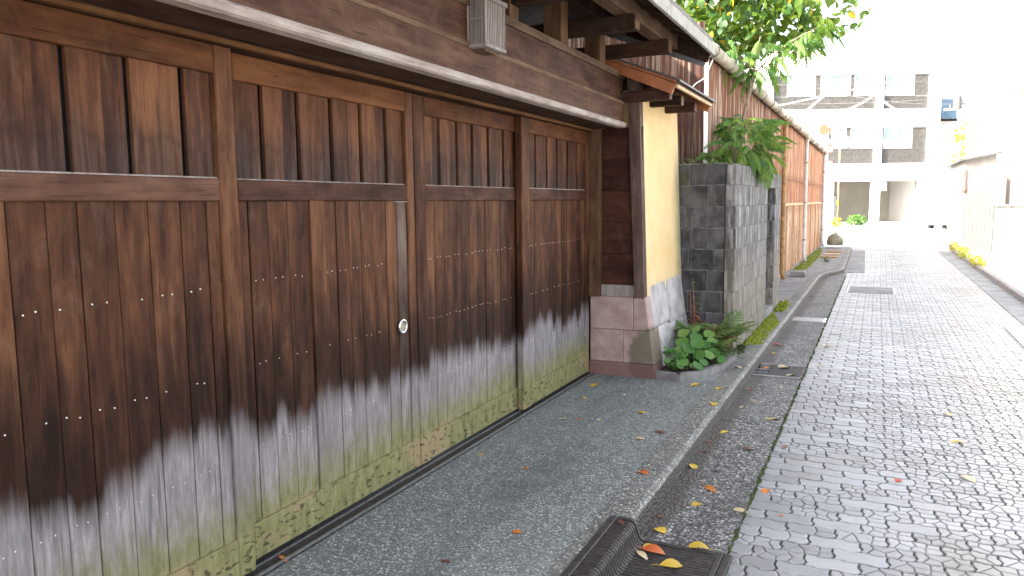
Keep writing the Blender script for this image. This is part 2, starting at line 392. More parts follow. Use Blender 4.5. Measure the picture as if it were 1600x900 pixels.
def leafmat(name, cols, trans=.45, rough=.5, spotted=None):
    m = Mat(name)
    g = m.noise(m.pos(), 9., 3, .6)
    t = m.math('ADD', m.math('MULTIPLY', m.rnd(), .55), m.math('MULTIPLY', g, .5))
    at = m.new('Attribute'); at.attribute_name = 'tone'
    t = m.math('ADD', t, m.math('MULTIPLY', at.outputs['Fac'], .55))
    c = m.ramp(t, cols)
    fine = m.noise(m.pos(), 70., 3, .6)
    c = m.mix(m.math('MULTIPLY', m.step(fine, .5, .75), .25), c, tuple(x*.6 for x in cols[0][1]))
    if spotted: c = m.mix(m.math('MULTIPLY', m.step(fine, .55, .7), .7), c, spotted)
    m.out(c, rough, None, .4)
    tr = m.new('BsdfTranslucent'); m.put(tr.inputs['Color'], m.mix(.16, c, (.5, .6, .05), 'ADD') if trans > .4 else c)
    ms = m.new('MixShader'); ms.inputs[0].default_value = trans
    m.L.new(m.bsdf.outputs[0], ms.inputs[1]); m.L.new(tr.outputs[0], ms.inputs[2])
    m.L.new(ms.outputs[0], m.outn.inputs['Surface'])
    return m.m
m_broad = leafmat('broad_tree_leaf', [(.2, (.018, .058, .012)), (.6, (.04, .105, .017)), (.95, (.12, .18, .02))])
m_broadY = leafmat('yellow_tree_leaf', [(.2, (.42, .28, .02)), (.9, (.5, .22, .02))])
m_pinn = leafmat('pinnate_leaf', [(.2, (.05, .13, .03)), (.6, (.11, .22, .036)), (.95, (.22, .30, .04))], .45)
m_pinnY = leafmat('orange_turning_leaf', [(.2, (.24, .17, .03)), (.9, (.34, .13, .03))])
m_round = leafmat('round_plant_leaf', [(.2, (.06, .16, .035)), (.6, (.11, .25, .05)), (.95, (.22, .34, .08))], .3)
m_fern = leafmat('fern_leaf', [(.2, (.07, .14, .04)), (.6, (.15, .22, .07)), (.95, (.27, .30, .12))], .35)
m_redleaf = leafmat('reddish_stem_leaf', [(.2, (.24, .08, .045)), (.6, (.36, .14, .07)), (.95, (.42, .25, .13))], .25)
m_weed = leafmat('yellow_green_weed', [(.2, (.22, .26, .03)), (.6, (.38, .38, .04)), (.95, (.55, .45, .05))], .4)
m_fy = leafmat('fallen_yellow_leaf', [(.2, (.52, .36, .05)), (.6, (.66, .42, .04)), (.95, (.70, .52, .16))], .15)
m_fp = leafmat('fallen_pale_leaf', [(.2, (.52, .42, .24)), (.6, (.60, .48, .28)), (.95, (.66, .57, .38))], .15)
m_fo = leafmat('fallen_orange_leaf', [(.2, (.50, .16, .03)), (.6, (.58, .20, .04)), (.95, (.62, .27, .06))], .12)
m_fr = leafmat('fallen_red_leaf', [(.2, (.42, .05, .02)), (.6, (.52, .10, .025)), (.95, (.58, .2, .03))], .12)
m_fb = leafmat('fallen_brown_leaf', [(.2, (.12, .05, .035)), (.6, (.17, .075, .05)), (.95, (.22, .11, .07))], .1)

# ------------------------------------------------------------------ geometry helpers
class MB:
    def __init__(s): s.v = []; s.f = []; s.tone = None
    def add(s, vs, fs):
        o = len(s.v); s.v += [tuple(v) for v in vs]; s.f += [tuple(i+o for i in f) for f in fs]; return s
    def box(s, x0, x1, y0, y1, z0, z1, b=0.):
        if b <= 0:
            vs = [(x, y, z) for z in (z0, z1) for y in (y0, y1) for x in (x0, x1)]
            return s.add(vs, [(0, 2, 3, 1), (4, 5, 7, 6), (0, 1, 5, 4), (2, 6, 7, 3), (0, 4, 6, 2), (1, 3, 7, 5)])
        b = min(b, (x1-x0)*.45, (y1-y0)*.45, (z1-z0)*.45)
        bm = bmesh.new(); bmesh.ops.create_cube(bm, size=1.)
        for v in bm.verts: v.co = Vector(((x0+x1)/2+v.co.x*(x1-x0), (y0+y1)/2+v.co.y*(y1-y0), (z0+z1)/2+v.co.z*(z1-z0)))
        bmesh.ops.bevel(bm, geom=list(bm.edges), offset=b, segments=1, affect='EDGES', profile=.5)
        s.frombm(bm); bm.free(); return s
    def frombm(s, bm):
        bm.verts.ensure_lookup_table(); bm.verts.index_update()
        return s.add([v.co[:] for v in bm.verts], [[v.index for v in f.verts] for f in bm.faces])
    def prism(s, poly, axis, a, b, poly2=None):
        """extrude a closed polygon along axis from a to b; poly2 = end outline"""
        n = len(poly); poly2 = poly2 or poly
        def p3(p, t):
            return {'x': (t, p[0], p[1]), 'y': (p[0], t, p[1]), 'z': (p[0], p[1], t)}[axis]
        vs = [p3(p, a) for p in poly]+[p3(p, b) for p in poly2]
        fs = [tuple(range(n))[::-1], tuple(range(n, 2*n))]+[(i, (i+1) % n, n+(i+1) % n, n+i) for i in range(n)]
        return s.add(vs, fs)
    def tube(s, pts, r, n=8, cap=True):
        pts = [Vector(p) for p in pts]; rs = r if isinstance(r, (list, tuple)) else [r]*len(pts)
        rings = []
        for i, p in enumerate(pts):
            d = (pts[min(i+1, len(pts)-1)]-pts[max(i-1, 0)]).normalized()
            a = d.orthogonal().normalized() if i == 0 else (rings[-1][1]-d*rings[-1][1].dot(d)).normalized()
            rings.append(([p+(a*math.cos(2*math.pi*k/n)+d.cross(a)*math.sin(2*math.pi*k/n))*rs[i] for k in range(n)], a))
        vs = [v for rg in rings for v in rg[0]]
        fs = [(i*n+k, i*n+(k+1) % n, (i+1)*n+(k+1) % n, (i+1)*n+k) for i in range(len(pts)-1) for k in range(n)]
        if cap: fs += [tuple(range(n))[::-1], tuple(range((len(pts)-1)*n, len(pts)*n))]
        return s.add([tuple(v) for v in vs], fs)
    def disc(s, c, nrm, r, t, n=20):
        c = Vector(c); d = Vector(nrm).normalized()
        return s.tube([c-d*t/2, c+d*t/2], r, n)
    def build(s, name, mat, parent=None, smooth=False, kind=None, off=None, tone=None):
        me = bpy.data.meshes.new(name)
        o = off if off is not None else (parent_origin(parent) if parent is not None else None)
        vs = s.v if o is None else [(v[0]-o[0], v[1]-o[1], v[2]-o[2]) for v in s.v]
        me.from_pydata(vs, [], s.f); me.materials.append(mat)
        if tone is not None:
            a = me.attributes.new('tone', 'FLOAT', 'FACE'); a.data.foreach_set('value', tone)
        if smooth:
            me.polygons.foreach_set('use_smooth', [True]*len(me.polygons))
        me.update()
        ob = bpy.data.objects.new(name, me); COL.objects.link(ob)
        if parent is not None: ob.parent = parent
        elif o is not None: ob.location = o
        if kind: ob['kind'] = kind
        return ob
ORG = {}
def parent_origin(p):
    while p.parent: p = p.parent
    return ORG.get(p.name, (0., 0., 0.))
def thing(name, loc, label, cat, group=None):
    o = bpy.data.objects.new(name, None); COL.objects.link(o); o.location = loc; o.empty_display_size = .1
    ORG[o.name] = tuple(loc); tag(o, label, cat, group); return o
def tag(o, label, cat, group=None):
    o['label'] = label; o['category'] = cat
    if group: o['group'] = group
    return o
def struct(name, mb, mat, **k):
    o = mb.build(name, mat, **k); o['kind'] = 'structure'; return o
def place(mesh, name, parent, loc, rot=None, scale=None):
    """another object on shared mesh data; loc in world"""
    ob = bpy.data.objects.new(name, mesh); COL.objects.link(ob)
    if parent is not None:
        o = parent_origin(parent); ob.parent = parent; ob.location = (loc[0]-o[0], loc[1]-o[1], loc[2]-o[2])
    else: ob.location = loc
    if rot is not None: ob.rotation_euler = rot
    if scale is not None: ob.scale = (scale,)*3 if isinstance(scale, (int, float)) else scale
    return ob
U = random.uniform

# ================================================================== SETTING: ground, road, gutters
struct('ground', MB().box(-150, 150, -60, 260, -.6, -.20), m_ground)
struct('distant_road', MB().box(-60, 60, 26.9, 150, -.19, -.104), m_farroad)
struct('courtyard_ground', MB().box(-12, -2.37, -3, 7.7, -.19, -.03), m_side)
apron = struct('entrance_apron', MB().box(-2.37, -1.17, -3.0, 6.32, -.18, 0.), m_apron)
struct('pavement', MB().box(-1.9, -1.17, 6.32, 16.3, -.18, -.004), m_side)
sp = MB().prism([(-1.9, 16.3), (-1.17, 16.3), (-1.10, 17.2), (-.92, 17.9), (-.80, 18.6), (-.86, 26.9), (-1.9, 26.9)], 'z', -.18, -.004)
struct('shed_pavement', sp, m_side)
struct('right_side_ground', MB().box(2.16, 40, -20, 26.9, -.18, -.03), m_ground)

# kerb: L-shaped kerb stones along the street
kerb = bpy.data.objects.new('kerb', None); COL.objects.link(kerb); kerb['kind'] = 'structure'
def kerb_stone(a, b, w=.17):
    """a, b = (x, y) of the street edge; street lies on the +x side"""
    a = Vector(a); b = Vector(b); d = (b-a).normalized(); n = Vector((d.y, -d.x))
    prof = [(-w, -.17), (.012, -.17), (.012, -.09), (0., -.018), (-.014, -.003), (-.03, .004), (-w, .004)]
    g = .003
    p0, p1 = a+d*g, b-d*g
    vs = [(p0.x+n.x*u, p0.y+n.y*u, z) for u, z in prof]+[(p1.x+n.x*u, p1.y+n.y*u, z) for u, z in prof]
    k = len(prof)
    fs = [tuple(range(k)), tuple(range(k, 2*k))[::-1]]+[(i, k+i, k+(i+1) % k, (i+1) % k) for i in range(k)]
    return MB().add(vs, fs)
ky = [-3., -1., 1., 2.72]
segs = list(zip(ky[:-1], ky[1:]))+[(3.40, 5.75), (5.75, 7.60), (7.60, 9.45), (9.45, 11.4), (11.4, 13.3), (13.3, 15.2), (15.2, 16.4)]
for y0, y1 in segs: kerb_stone((-1., y0), (-1., y1)).build('kerb_stone', m_kerb, kerb)
MB().box(-1.17, -1.107, 2.721, 3.399, -.17, .003).build('kerb_stone', m_kerb, kerb)
cv = [(-1., 16.4), (-.97, 16.9), (-.88, 17.45), (-.74, 17.85), (-.63, 18.3), (-.64, 20.4), (-.66, 22.4), (-.68, 24.5), (-.71, 26.8)]
for a, b in zip(cv[:-1], cv[1:]): kerb_stone(a, b).build('kerb_stone', m_kerb, kerb)

gut = bpy.data.objects.new('gutter', None); COL.objects.link(gut); gut['kind'] = 'structure'
def slab(poly, mat=m_gutter, top=-.092):
    MB().prism(poly, 'z', -.17, top).build('gutter_slab', mat, gut)
GX0, GX1 = -.99, -.562
for y0, y1 in [(-3, 0), (0, 2.70), (3.42, 5.6), (5.6, 7.18), (7.78, 9.3), (9.3, 10.72), (11.12, 13.6), (13.6, 16.3)]:
    slab([(GX0, y0+.003), (GX1, y0+.003), (GX1, y1-.003), (GX0, y1-.003)])
slab([(-.99, 16.303), (GX1, 16.303), (GX1, 18.2), (-.64, 18.2), (-.76, 17.83), (-.9, 17.4), (-.97, 16.9)])
for y0, y1 in [(18.5, 20.6), (20.6, 22.7), (22.7, 24.8), (24.8, 26.8)]:
    slab([(-.62-(y0-18.5)*.009, y0+.003), (-.21-(y0-18.5)*.012, y0+.003), (-.21-(y1-18.5)*.012, y1-.003), (-.62-(y1-18.5)*.009, y1-.003)], m_side)
# moss growing in the seam between gutter and road
mb = MB()
y = 2.4
while y < 17.5:
    w = U(.004, .013)*(1 if U(0, 1) < .7 else .3); hgt = U(.002, .006)
    mb.tube([(-.558+U(-.006, .006), y, -.096), (-.556+U(-.006, .006), y+.045, -.0945+hgt*.4), (-.558+U(-.006, .006), y+.085, -.097)], [w*.5, w, w*.5], 6)
    y += .05
mb.build('seam_moss', m_moss, None, True, 'stuff')

# road: interlocking pavers
road = struct('road', MB().box(-.62, 2.2, -3., 26.9, -.18, -.1135), m_joint)
PL, PW = .225, .1125
def wav(t):      # outline of the long edge, period PL/2
    p = (t/(PL/2)) % 1.
    return .0055*(1 if p < .30 else 1-(p-.30)/.2*2 if p < .5 else -1 if p < .8 else -1+(p-.8)/.2*2)
ZIG = [(0., 0.), (.30, .012), (.62, -.004), (1., 0.)]
def outline():
    lo = [(x, wav(x)) for x in [PL*k/16 for k in range(17)]]
    keep = lo
    rt = [(PL+dx, PW*t) for t, dx in ZIG[1:-1]]
    up = [(x, PW+wav(x)) for x, _ in lo[::-1]]
    lt = [(dx, PW*t) for t, dx in ZIG[1:-1]][::-1]
    pts = keep+rt+up+lt
    out = []
    for i, p in enumerate(pts):           # drop collinear points
        a, b = pts[i-1], pts[(i+1) % len(pts)]
        if abs((p[0]-a[0])*(b[1]-a[1])-(p[1]-a[1])*(b[0]-a[0])) > 1e-7: out.append(p)
    return [(x-PL/2, y-PW/2) for x, y in out]
def inset(poly, d):
    n = len(poly); res = []
    for i in range(n):
        p0, p1, p2 = Vector(poly[i-1]), Vector(poly[i]), Vector(poly[(i+1) % n])
        e1 = (p1-p0).normalized(); e2 = (p2-p1).normalized()
        n1 = Vector((-e1.y, e1.x)); n2 = Vector((-e2.y, e2.x))
        b = n1+n2
        if b.length < 1e-6: b = n1
        b = b.normalized(); k = d/max(.5, b.dot(n1)); q = p1+b*k; res.append((q.x, q.y))
    return res
def clip(poly, p, nrm):
    res = []
    for i in range(len(poly)):
        a, b = poly[i], poly[(i+1) % len(poly)]
        da = (a[0]-p[0])*nrm[0]+(a[1]-p[1])*nrm[1]; db = (b[0]-p[0])*nrm[0]+(b[1]-p[1])*nrm[1]
        if da <= 0: res.append(a)
        if (da < 0 < db) or (db < 0 < da):
            t = da/(da-db); res.append((a[0]+(b[0]-a[0])*t, a[1]+(b[1]-a[1])*t))
    return res
OUT = inset(outline(), .0034)
def paver_geo(seeds):
    """seeds None = worn smooth; else the moulded cells of the top"""
    mb = MB(); n = len(OUT)
    top = inset(OUT, .0035)
    if seeds is None:
        vs = [(x, y, -.03) for x, y in OUT]+[(x, y, -.004) for x, y in OUT]+[(x, y, 0.) for x, y in top]
        mb.add(vs, [(i, (i+1) % n, n+(i+1) % n, n+i) for i in range(n)]+[(n+i, n+(i+1) % n, 2*n+(i+1) % n, 2*n+i) for i in range(n)]+[tuple(range(2*n, 3*n))])
        return mb
    vs = [(x, y, -.03) for x, y in OUT]+[(x, y, -.0065) for x, y in OUT]
    mb.add(vs, [(i, (i+1) % n, n+(i+1) % n, n+i) for i in range(n)]+[tuple(range(n, 2*n))])
    for i, s0 in enumerate(seeds):
        c = OUT
        for j, s1 in enumerate(seeds):
            if i == j: continue
            mid = ((s0[0]+s1[0])/2, (s0[1]+s1[1])/2); c = clip(c, mid, (s1[0]-s0[0], s1[1]-s0[1]))
        # tidy tiny edges
        c2 = []
        for p in c:
            if not c2 or math.hypot(p[0]-c2[-1][0], p[1]-c2[-1][1]) > .006: c2.append(p)
        if len(c2) > 2 and math.hypot(c2[0][0]-c2[-1][0], c2[0][1]-c2[-1][1]) < .006: c2.pop()
        if len(c2) < 3: continue
        cx = sum(p[0] for p in c2)/len(c2); cy = sum(p[1] for p in c2)/len(c2)
        def shr(d): return [(cx+(p[0]-cx)*max(.2, 1-d/max(.012, abs(p[0]-cx)+1e-6)) if False else cx+(p[0]-cx)*(1-d/max(.02, math.hypot(p[0]-cx, p[1]-cy))), cy+(p[1]-cy)*(1-d/max(.02, math.hypot(p[0]-cx, p[1]-cy)))) for p in c2]
        a, b, t = shr(.0020), shr(.0045), shr(.0085); k = len(c2); dz = U(-.0008, .0006)
        vs = [(x, y, -.0066) for x, y in a]+[(x, y, -.0018+dz) for x, y in b]+[(x, y, dz) for x, y in t]
        mb.add(vs, [(q, (q+1) % k, k+(q+1) % k, k+q) for q in range(k)]+[(k+q, k+(q+1) % k, 2*k+(q+1) % k, 2*k+q) for q in range(k)]+[tuple(range(2*k, 3*k))])
    return mb
rp = random.Random(5)
SEEDS = []
for _ in range(7):
    base = [(-.082, .022), (-.078, -.028), (-.03, .028), (-.018, -.022), (.028, .020), (.040, -.028), (.085, .0)]
    if rp.random() < .5: base = [(-x, y) for x, y in base]
    if rp.random() < .5: base.pop(rp.randrange(len(base)))
    SEEDS.append([(x+rp.uniform(-.013, .013), y+rp.uniform(-.010, .010)) for x, y in base])
SM = paver_geo(None); CELLS = [paver_geo(s) for s in SEEDS]
PARTIAL = [paver_geo(s[:2]+[((s[2][0]+s[3][0]+s[4][0])/3, 0.)]) for s in SEEDS[:3]]
slots = []
j = 0; y = 1.9
while y < 26.8:
    xl = -.66 if y < 18.4 else -.3
    x = xl-PL*(.5 if j % 2 else 0.)-.03
    while x < 1.80:
        cx, cy = x+PL/2, y+PW/2
        # worn smooth along the wheel track on the left, crisp on the right
        worn = max(0., min(1., (.42-cx)/.9+.28*math.sin(cy*1.7)+.25*math.sin(cy*.63+2)))
        r = rp.random()
        gm = SM if r < worn*.62 else (PARTIAL[rp.randrange(3)] if r < worn*.95 else CELLS[rp.randrange(7)])
        v = M.inverted() @ Vector((cx, cy, -.1))
        vis = v.z < 0 and abs(v.x/v.z) < .68 and abs(v.y/v.z) < .39
        size = (1./(v.z*v.z*abs(v.length))) if vis else 0.
        slots.append((size, cx, cy, gm, rp.uniform(-.0018, .0012), rp.uniform(-.010, .010), rp.uniform(-.012, .012), rp.random()))
        x += PL
    y += PW; j += 1
slots.sort(key=lambda s: -s[0])
pm = {}
for k, (sz, cx, cy, gm, dz, ax, ay, tn) in enumerate(slots[:300]):
    if id(gm) not in pm:
        me = bpy.data.meshes.new('paver'); me.from_pydata(gm.v, [], gm.f); me.materials.append(m_paver); pm[id(gm)] = me
    place(pm[id(gm)], 'paver', road, (cx, cy, -.1+dz), (ax, ay, 0))
bulk = MB(); tones = []
for sz, cx, cy, gm, dz, ax, ay, tn in slots[300:]:
    o = len(bulk.v)
    bulk.v += [(cx+v[0], cy+v[1], -.1+dz+v[2]+v[1]*ax-v[0]*ay) for v in gm.v]
    bulk.f += [tuple(i+o for i in f) for f in gm.f]; tones += [tn]*len(gm.f)
bulk.build('paving', m_paver, road, False, 'stuff', tone=tones)

# right-hand gutter and kerb
rk = bpy.data.objects.new('right_kerb', None); COL.objects.link(rk); rk['kind'] = 'structure'
for y0, y1 in [(6, 9), (9, 12), (12, 15), (15, 17.5), (17.5, 20), (20, 23), (23, 26.8)]:
    MB().box(2.06, 2.158, y0+.004, y1-.004, -.17, .0, .012).build('kerb_stone', m_edge, rk)
rg = bpy.data.objects.new('right_gutter', None); COL.objects.link(rg); rg['kind'] = 'structure'
for y0, y1 in [(6, 9.6), (11.2, 13.6), (13.6, 16.4), (16.4, 19), (19, 22), (22, 26.8)]:
    MB().box(1.72, 2.057, y0+.004, y1-.004, -.17, -.092).build('gutter_slab', m_side, rg)
rp_ = tag(MB().box(1.47, 2.057, 9.66, 11.14, -.15, -.084, .006).build('drain_plate', m_steel), 'pale metal drain plate lying flush in the right-hand gutter', 'drain cover')

# ------------------------------------------------------------------ cast iron grate in the near gutter
t = thing('gutter_grate', (-.8, 3.07, -.09), 'large L-shaped cast iron grate rising over the kerb, nearest the camera', 'drain grate')
gy0, gy1 = 2.725, 3.405
prof = [(-1.065, .004), (-1.0, .006), (-.985, .0), (-.974, -.014), (-.966, -.045), (-.955, -.072), (-.935, -.084), (-.90, -.0865), (-.60, -.0865)]
def rib(y, hw, dz, mat, nm):
    mb = MB(); vs = []; n = len(prof)
    # offset profile thickness downwards/inwards
    for yy in (y-hw, y+hw):
        vs += [(x, yy, z+dz) for x, z in prof]+[(x-.010, yy, z+dz-.012) for x, z in prof]
    k = 2*n; fs = []
    for i in range(n-1):
        fs += [(i, i+1, k+i+1, k+i), (n+i, k+n+i, k+n+i+1, n+i+1), (i, n+i, n+i+1, i+1), (k+i, k+i+1, k+n+i+1, k+n+i)]
    fs += [(0, k, k+n, n), (n-1, 2*n-1, k+2*n-1, k+n-1)]
    return mb.add(vs, fs).build(nm, mat, t)
first = rib(gy0+.036, .0095, 0., m_iron, 'grate_bar'); y = gy0+.036
yy = y+.026
while yy < gy1-.03:
    o = first.copy(); COL.objects.link(o); o.parent = t; o.location = (0, yy-y, 0); yy += .026
for a, b, z0, z1 in ((-1.105, -1.068, -.05, .009), (-.598, -.572, -.13, -.080), (-.570, -.532, -.13, -.083)): MB().box(a, b, gy0, gy1, z0, z1, .004).build('grate_frame', m_iron, t)
pr2 = [(x, z+.003) for x, z in prof]
for yy, nm in ((gy0, 'end_rail'), (gy1-.022, 'end_rail')): rib(yy+.011, .011, .004, m_iron, nm)
MB().box(-1.066, -1.03, gy0+.02, gy1-.02, -.02, -.0015).build('back_ledge', m_rustiron, t)
MB().box(-1.06, -.60, gy0, gy1, -.17, -.135).build('sump', m_black, t)
t = thing('drain_cover', (-.78, 7.48, -.09), 'dark flat drain cover with a black inlet hole beside the planting bed', 'drain cover')
MB().box(-.86, -.575, 7.24, 7.72, -.15, -.086, .004).build('cover_plate', m_iron, t)
for a in (7.725, 7.185): MB().box(-.985, -.575, a, a+.05, -.15, -.082, .004).build('cover_frame', m_edge, t)
MB().box(-.985, -.865, 7.24, 7.72, -.17, -.14).build('inlet_hole', m_black, t)
for yy in (7.36, 7.50): MB().box(-.985, -.865, yy, yy+.022, -.12, -.09).build('inlet_bar', m_steel, t)
t = thing('metal_lid', (-.78, 10.92, -.09), 'grey sheet gutter lid with a bright white corner, halfway along the kerb', 'drain cover')
MB().box(-.985, -.60, 10.74, 11.10, -.15, -.087, .004).build('lid_plate', m_steel, t)
MB().box(-.597, -.565, 10.74, 11.10, -.15, -.085, .003).build('lid_edge', m_whitesign, t)
t = thing('road_hatch', (.05, 15.0, -.1), 'square road hatch with white frame corners set in the pavers', 'manhole cover')
MB().box(-.42, .30, 14.5, 15.5, -.14, -.0955).build('hatch_plate', m_side, t)
for sx in (-.44, .30):
    MB().box(sx, sx+.025, 14.45, 15.55, -.14, -.091).build('hatch_frame', m_whitesign, t)

# ================================================================== TIMBER GATE
G = thing('timber_gate', (-2.25, 3.6, 0), 'long dark brown timber gate with four sliding doors, bleached and green at the foot', 'gate')
def bx(nm, mat, x0, x1, y0, y1, z0, z1, parent=G, b=.003): return MB().box(x0, x1, y0, y1, z0, z1, b).build(nm, mat, parent)
# threshold and rail
bx('threshold', m_iron, -2.37, -2.205, .86, 6.31, -.02, .006, b=0)
bx('track_rail', m_steel, -2.222, -2.212, .86, 6.30, .0, .015, b=0)
bx('track_rail', m_steel, -2.290, -2.282, .86, 6.30, .0, .012, b=0)

def door(xf, y0, y1, sl, sr, slots, joints, pnail, through=False, wicket=None):
    """one sliding leaf; xf = front plane, sl/sr = stile widths, slots = dark gaps above, joints = plank joints below"""
    th = .045
    D = bx('sliding_door', m_rail, xf-th, xf, y0+sl, y1-sr, .026, .182)             # bottom rail carries the name
    st = MB().box(xf-th-.001, xf+.002, y0, y0+sl, .02, 2.10, .004).build('stile', m_plank, D)
    MB().box(xf-th-.001, xf+.002, y1-sr, y1, .02, 2.10, .004).build('stile', m_plank, D)
    MB().box(xf-th, xf, y0+sl, y1-sr, 1.522, 1.606, .004).build('middle_rail', m_rail, D)
    MB().box(xf-th-.004, xf-.012, y0+sl, y1-sr, 1.606, 1.612, 0.).build('rail_ledge', m_greyw, D)
    MB().box(xf-th, xf, y0+sl, y1-sr, 1.995, 2.10, .004).build('top_rail', m_toprail, D)
    # boards above the middle rail: pairs, one proud and one set back, then a deep slot
    e = [y0+sl]+list(slots)+[y1-sr]
    for a, b in zip(e[:-1], e[1:]):
        w = b-a
        if w < .05: continue
        g = .017 if b < y1-sr-.001 else .004
        m = a+w*.52
        if through and g > .01: MB().box(xf-.058, xf-.050, b-g-.03, b+.022, 1.60, 2.0).build('slot_back', m_dark, D)
        MB().box(xf-.034, xf-.014, a+.002, m, 1.60, 2.0, .002).build('upper_board', m_upper, D)
        MB().box(xf-.042, xf-.022, m+.001, b-g, 1.60, 2.0, .002).build('upper_board', m_upper, D)
    if not through: MB().box(xf-.056, xf-.0465, y0+sl*.5, y1-sr*.5, 1.58, 2.02).build('slot_backing', m_black, D)
    e = [y0+sl]+list(joints)+[y1-sr]
    for k, (a, b) in enumerate(zip(e[:-1], e[1:])):
        dx = U(-.0025, .0025)
        nm = 'plank'; mt = m_plank; xo = 0.
        if wicket and (abs(a-wicket[0]) < .005): nm, xo = 'wicket_stile', .011
        if wicket and b > y1-sr-.002: nm, xo, mt = 'wicket_edge_strip', .006, m_edgestrip
        MB().box(xf-.036+dx, xf-.013+dx+xo, a+.0016, b-.0016, .175, 1.528, .002).build(nm, mt, D)
    MB().box(xf-.05, xf-.038, y0+sl, y1-sr, .18, 1.52).build('plank_backing', m_black, D)
    nb = MB()
    for z in (1.194, .846, .495):
        for a, b in pnail:
            for q in (.22, .58):
                if U(0, 1) < .10: continue
                nb.disc((xf-.0118, a+(b-a)*q+U(-.006, .006), z+U(-.006, .006)), (1, 0, 0), .0028 if xf > -2.26 and y0 < 2 else .0022, .004, 6)
    if nb.v: nb.build('nails', m_nail, D, False, 'stuff')
    return D
jA = [1.025, 1.145, 1.262, 1.379, 1.497, 1.600, 1.731, 1.860, 1.995, 2.113]
dA = door(-2.25, .90, 2.262, .09, .088, [1.15, 1.374, 1.597, 1.820, 2.043], jA, list(zip([.99]+jA, jA)))
jB = [2.375, 2.485, 2.605, 2.745, 2.843, 2.935, 3.03, 3.125, 3.235, 3.345, 3.440]
dB = door(-2.30, 2.20, 3.604, .115, .072, [2.488, 2.71, 2.939, 3.166, 3.380], jB, [(2.375, 2.485), (2.485, 2.605), (2.605, 2.745), (2.843, 2.935), (2.935, 3.03), (3.03, 3.125), (3.125, 3.235), (3.235, 3.345)], wicket=(2.745,))
jC = [3.83, 3.935, 4.04, 4.15, 4.255, 4.36, 4.47, 4.58, 4.69, 4.80, 4.90]
dC = door(-2.30, 3.612, 5.02, .115, .07, [3.917, 4.129, 4.325, 4.545, 4.77], jC, list(zip([3.73]+jC, jC)))
jD = [5.15, 5.26, 5.37, 5.475, 5.58, 5.69, 5.80, 5.91, 6.02, 6.13]
dD = door(-2.25, 4.91, 6.296, .135, .075, [5.20, 5.415, 5.62, 5.84, 6.06], jD, list(zip([5.05]+jD, jD)), True)
# round flush pull on the wicket
K = MB(); c = Vector((-2.30, 3.462, .846))
ring = []
for k in range(24):
    a = 2*math.pi*k/24; ring.append((c.x-.002, c.y+.034*math.cos(a), c.z+.034*math.sin(a)))
K.tube(ring+[ring[0], ring[1]], .0075, 8, False)
k_ = K.build('door_pull', m_chrome, dB, True)
MB().disc((c.x-.006, c.y, c.z), (1, 0, 0), .031, .006, 20).build('pull_dish', m_pull, dB)
# light worn trim beside the wicket edge
bx('wicket_top_strip', m_greyw, -2.318, -2.297, 3.41, 3.528, 1.514, 1.5185, dB, 0)

# jamb posts, head track, soffit and the moulded beam
bx('jamb_post', m_stud, -2.32, -2.155, 6.300, 6.42, .692, 2.1235, b=.003)
bx('jamb_foot', m_dark, -2.34, -2.264, 6.300, 6.42, -.02, .690, b=.003)
bx('jamb_post', m_post, -2.32, -2.155, .74, .885, -.02, 2.10, b=.005)
bx('head_track', m_kamoi, -2.225, -2.197, .74, 6.298, 2.098, 2.118, b=.002)
bx('head_backing', m_darky, -2.36, -2.226, .74, 6.42, 2.102, 2.30, b=.002)
bx('soffit_board', m_darky, -2.1965, -1.965, .60, 6.318, 2.125, 2.150, b=.002)
bm_ = MB().prism([(-2.2, 2.168), (-1.948, 2.168), (-1.944, 2.312), (-2.2, 2.312)], 'y', .60, 6.318).build('lower_beam_board', m_beam, G)
lp = [(-1.99, 2.152), (-1.985, 2.118), (-1.938, 2.120), (-1.926, 2.128), (-1.921, 2.144), (-1.926, 2.160), (-1.940, 2.168), (-1.99, 2.168)]
MB().prism(lp, 'y', .60, 6.316).build('beam_lip', m_lip, G)
MB().prism([(-2.2, 2.3125), (-1.940, 2.3125), (-1.934, 2.322), (-1.938, 2.334), (-1.948, 2.338), (-2.2, 2.338)], 'y', .60, 6.317).build('beam_fillet', m_purlin, G)
MB().prism([(-2.2, 2.3385), (-1.956, 2.3385), (-1.956, 2.515), (-2.2, 2.515)], 'y', .60, 3.62).build('upper_beam_board', m_beam, G)
MB().prism([(-2.2, 2.3385), (-1.957, 2.3385), (-1.957, 2.515), (-2.2, 2.515)], 'y', 3.622, 6.318).build('upper_beam_board', m_beam, G)
MB().prism([(-2.2, 2.5155), (-1.942, 2.5155), (-1.940, 2.562), (-1.975, 2.578), (-2.2, 2.578)], 'y', .60, 6.325).build('beam_cap', m_purlin, G)
# battered front post and the boarded return beside the doors
MB().prism([(-1.922, 6.318), (-1.822, 6.318), (-1.822, 6.42), (-1.922, 6.42)], 'z', 2.56, .692, [(-1.846, 6.318), (-1.764, 6.318), (-1.764, 6.42), (-1.846, 6.42)]).build('battered_post', m_post, G)
MB().disc((-1.862, 6.317, 1.78), (0, 1, 0), .012, .008, 12).build('post_peg', m_purlin, G)
zz = [.795, 1.06, 1.33, 1.60, 1.87, 2.13]
for a, b in zip(zz[:-1], zz[1:]): bx('side_board', m_panel, -2.154, -1.80, 6.362+U(-.002, .002), 6.40, a+.001, b-.001, b=.002)
bx('side_sill', m_greyw, -2.154, -1.845, 6.340, 6.40, .692, .793, b=.004)

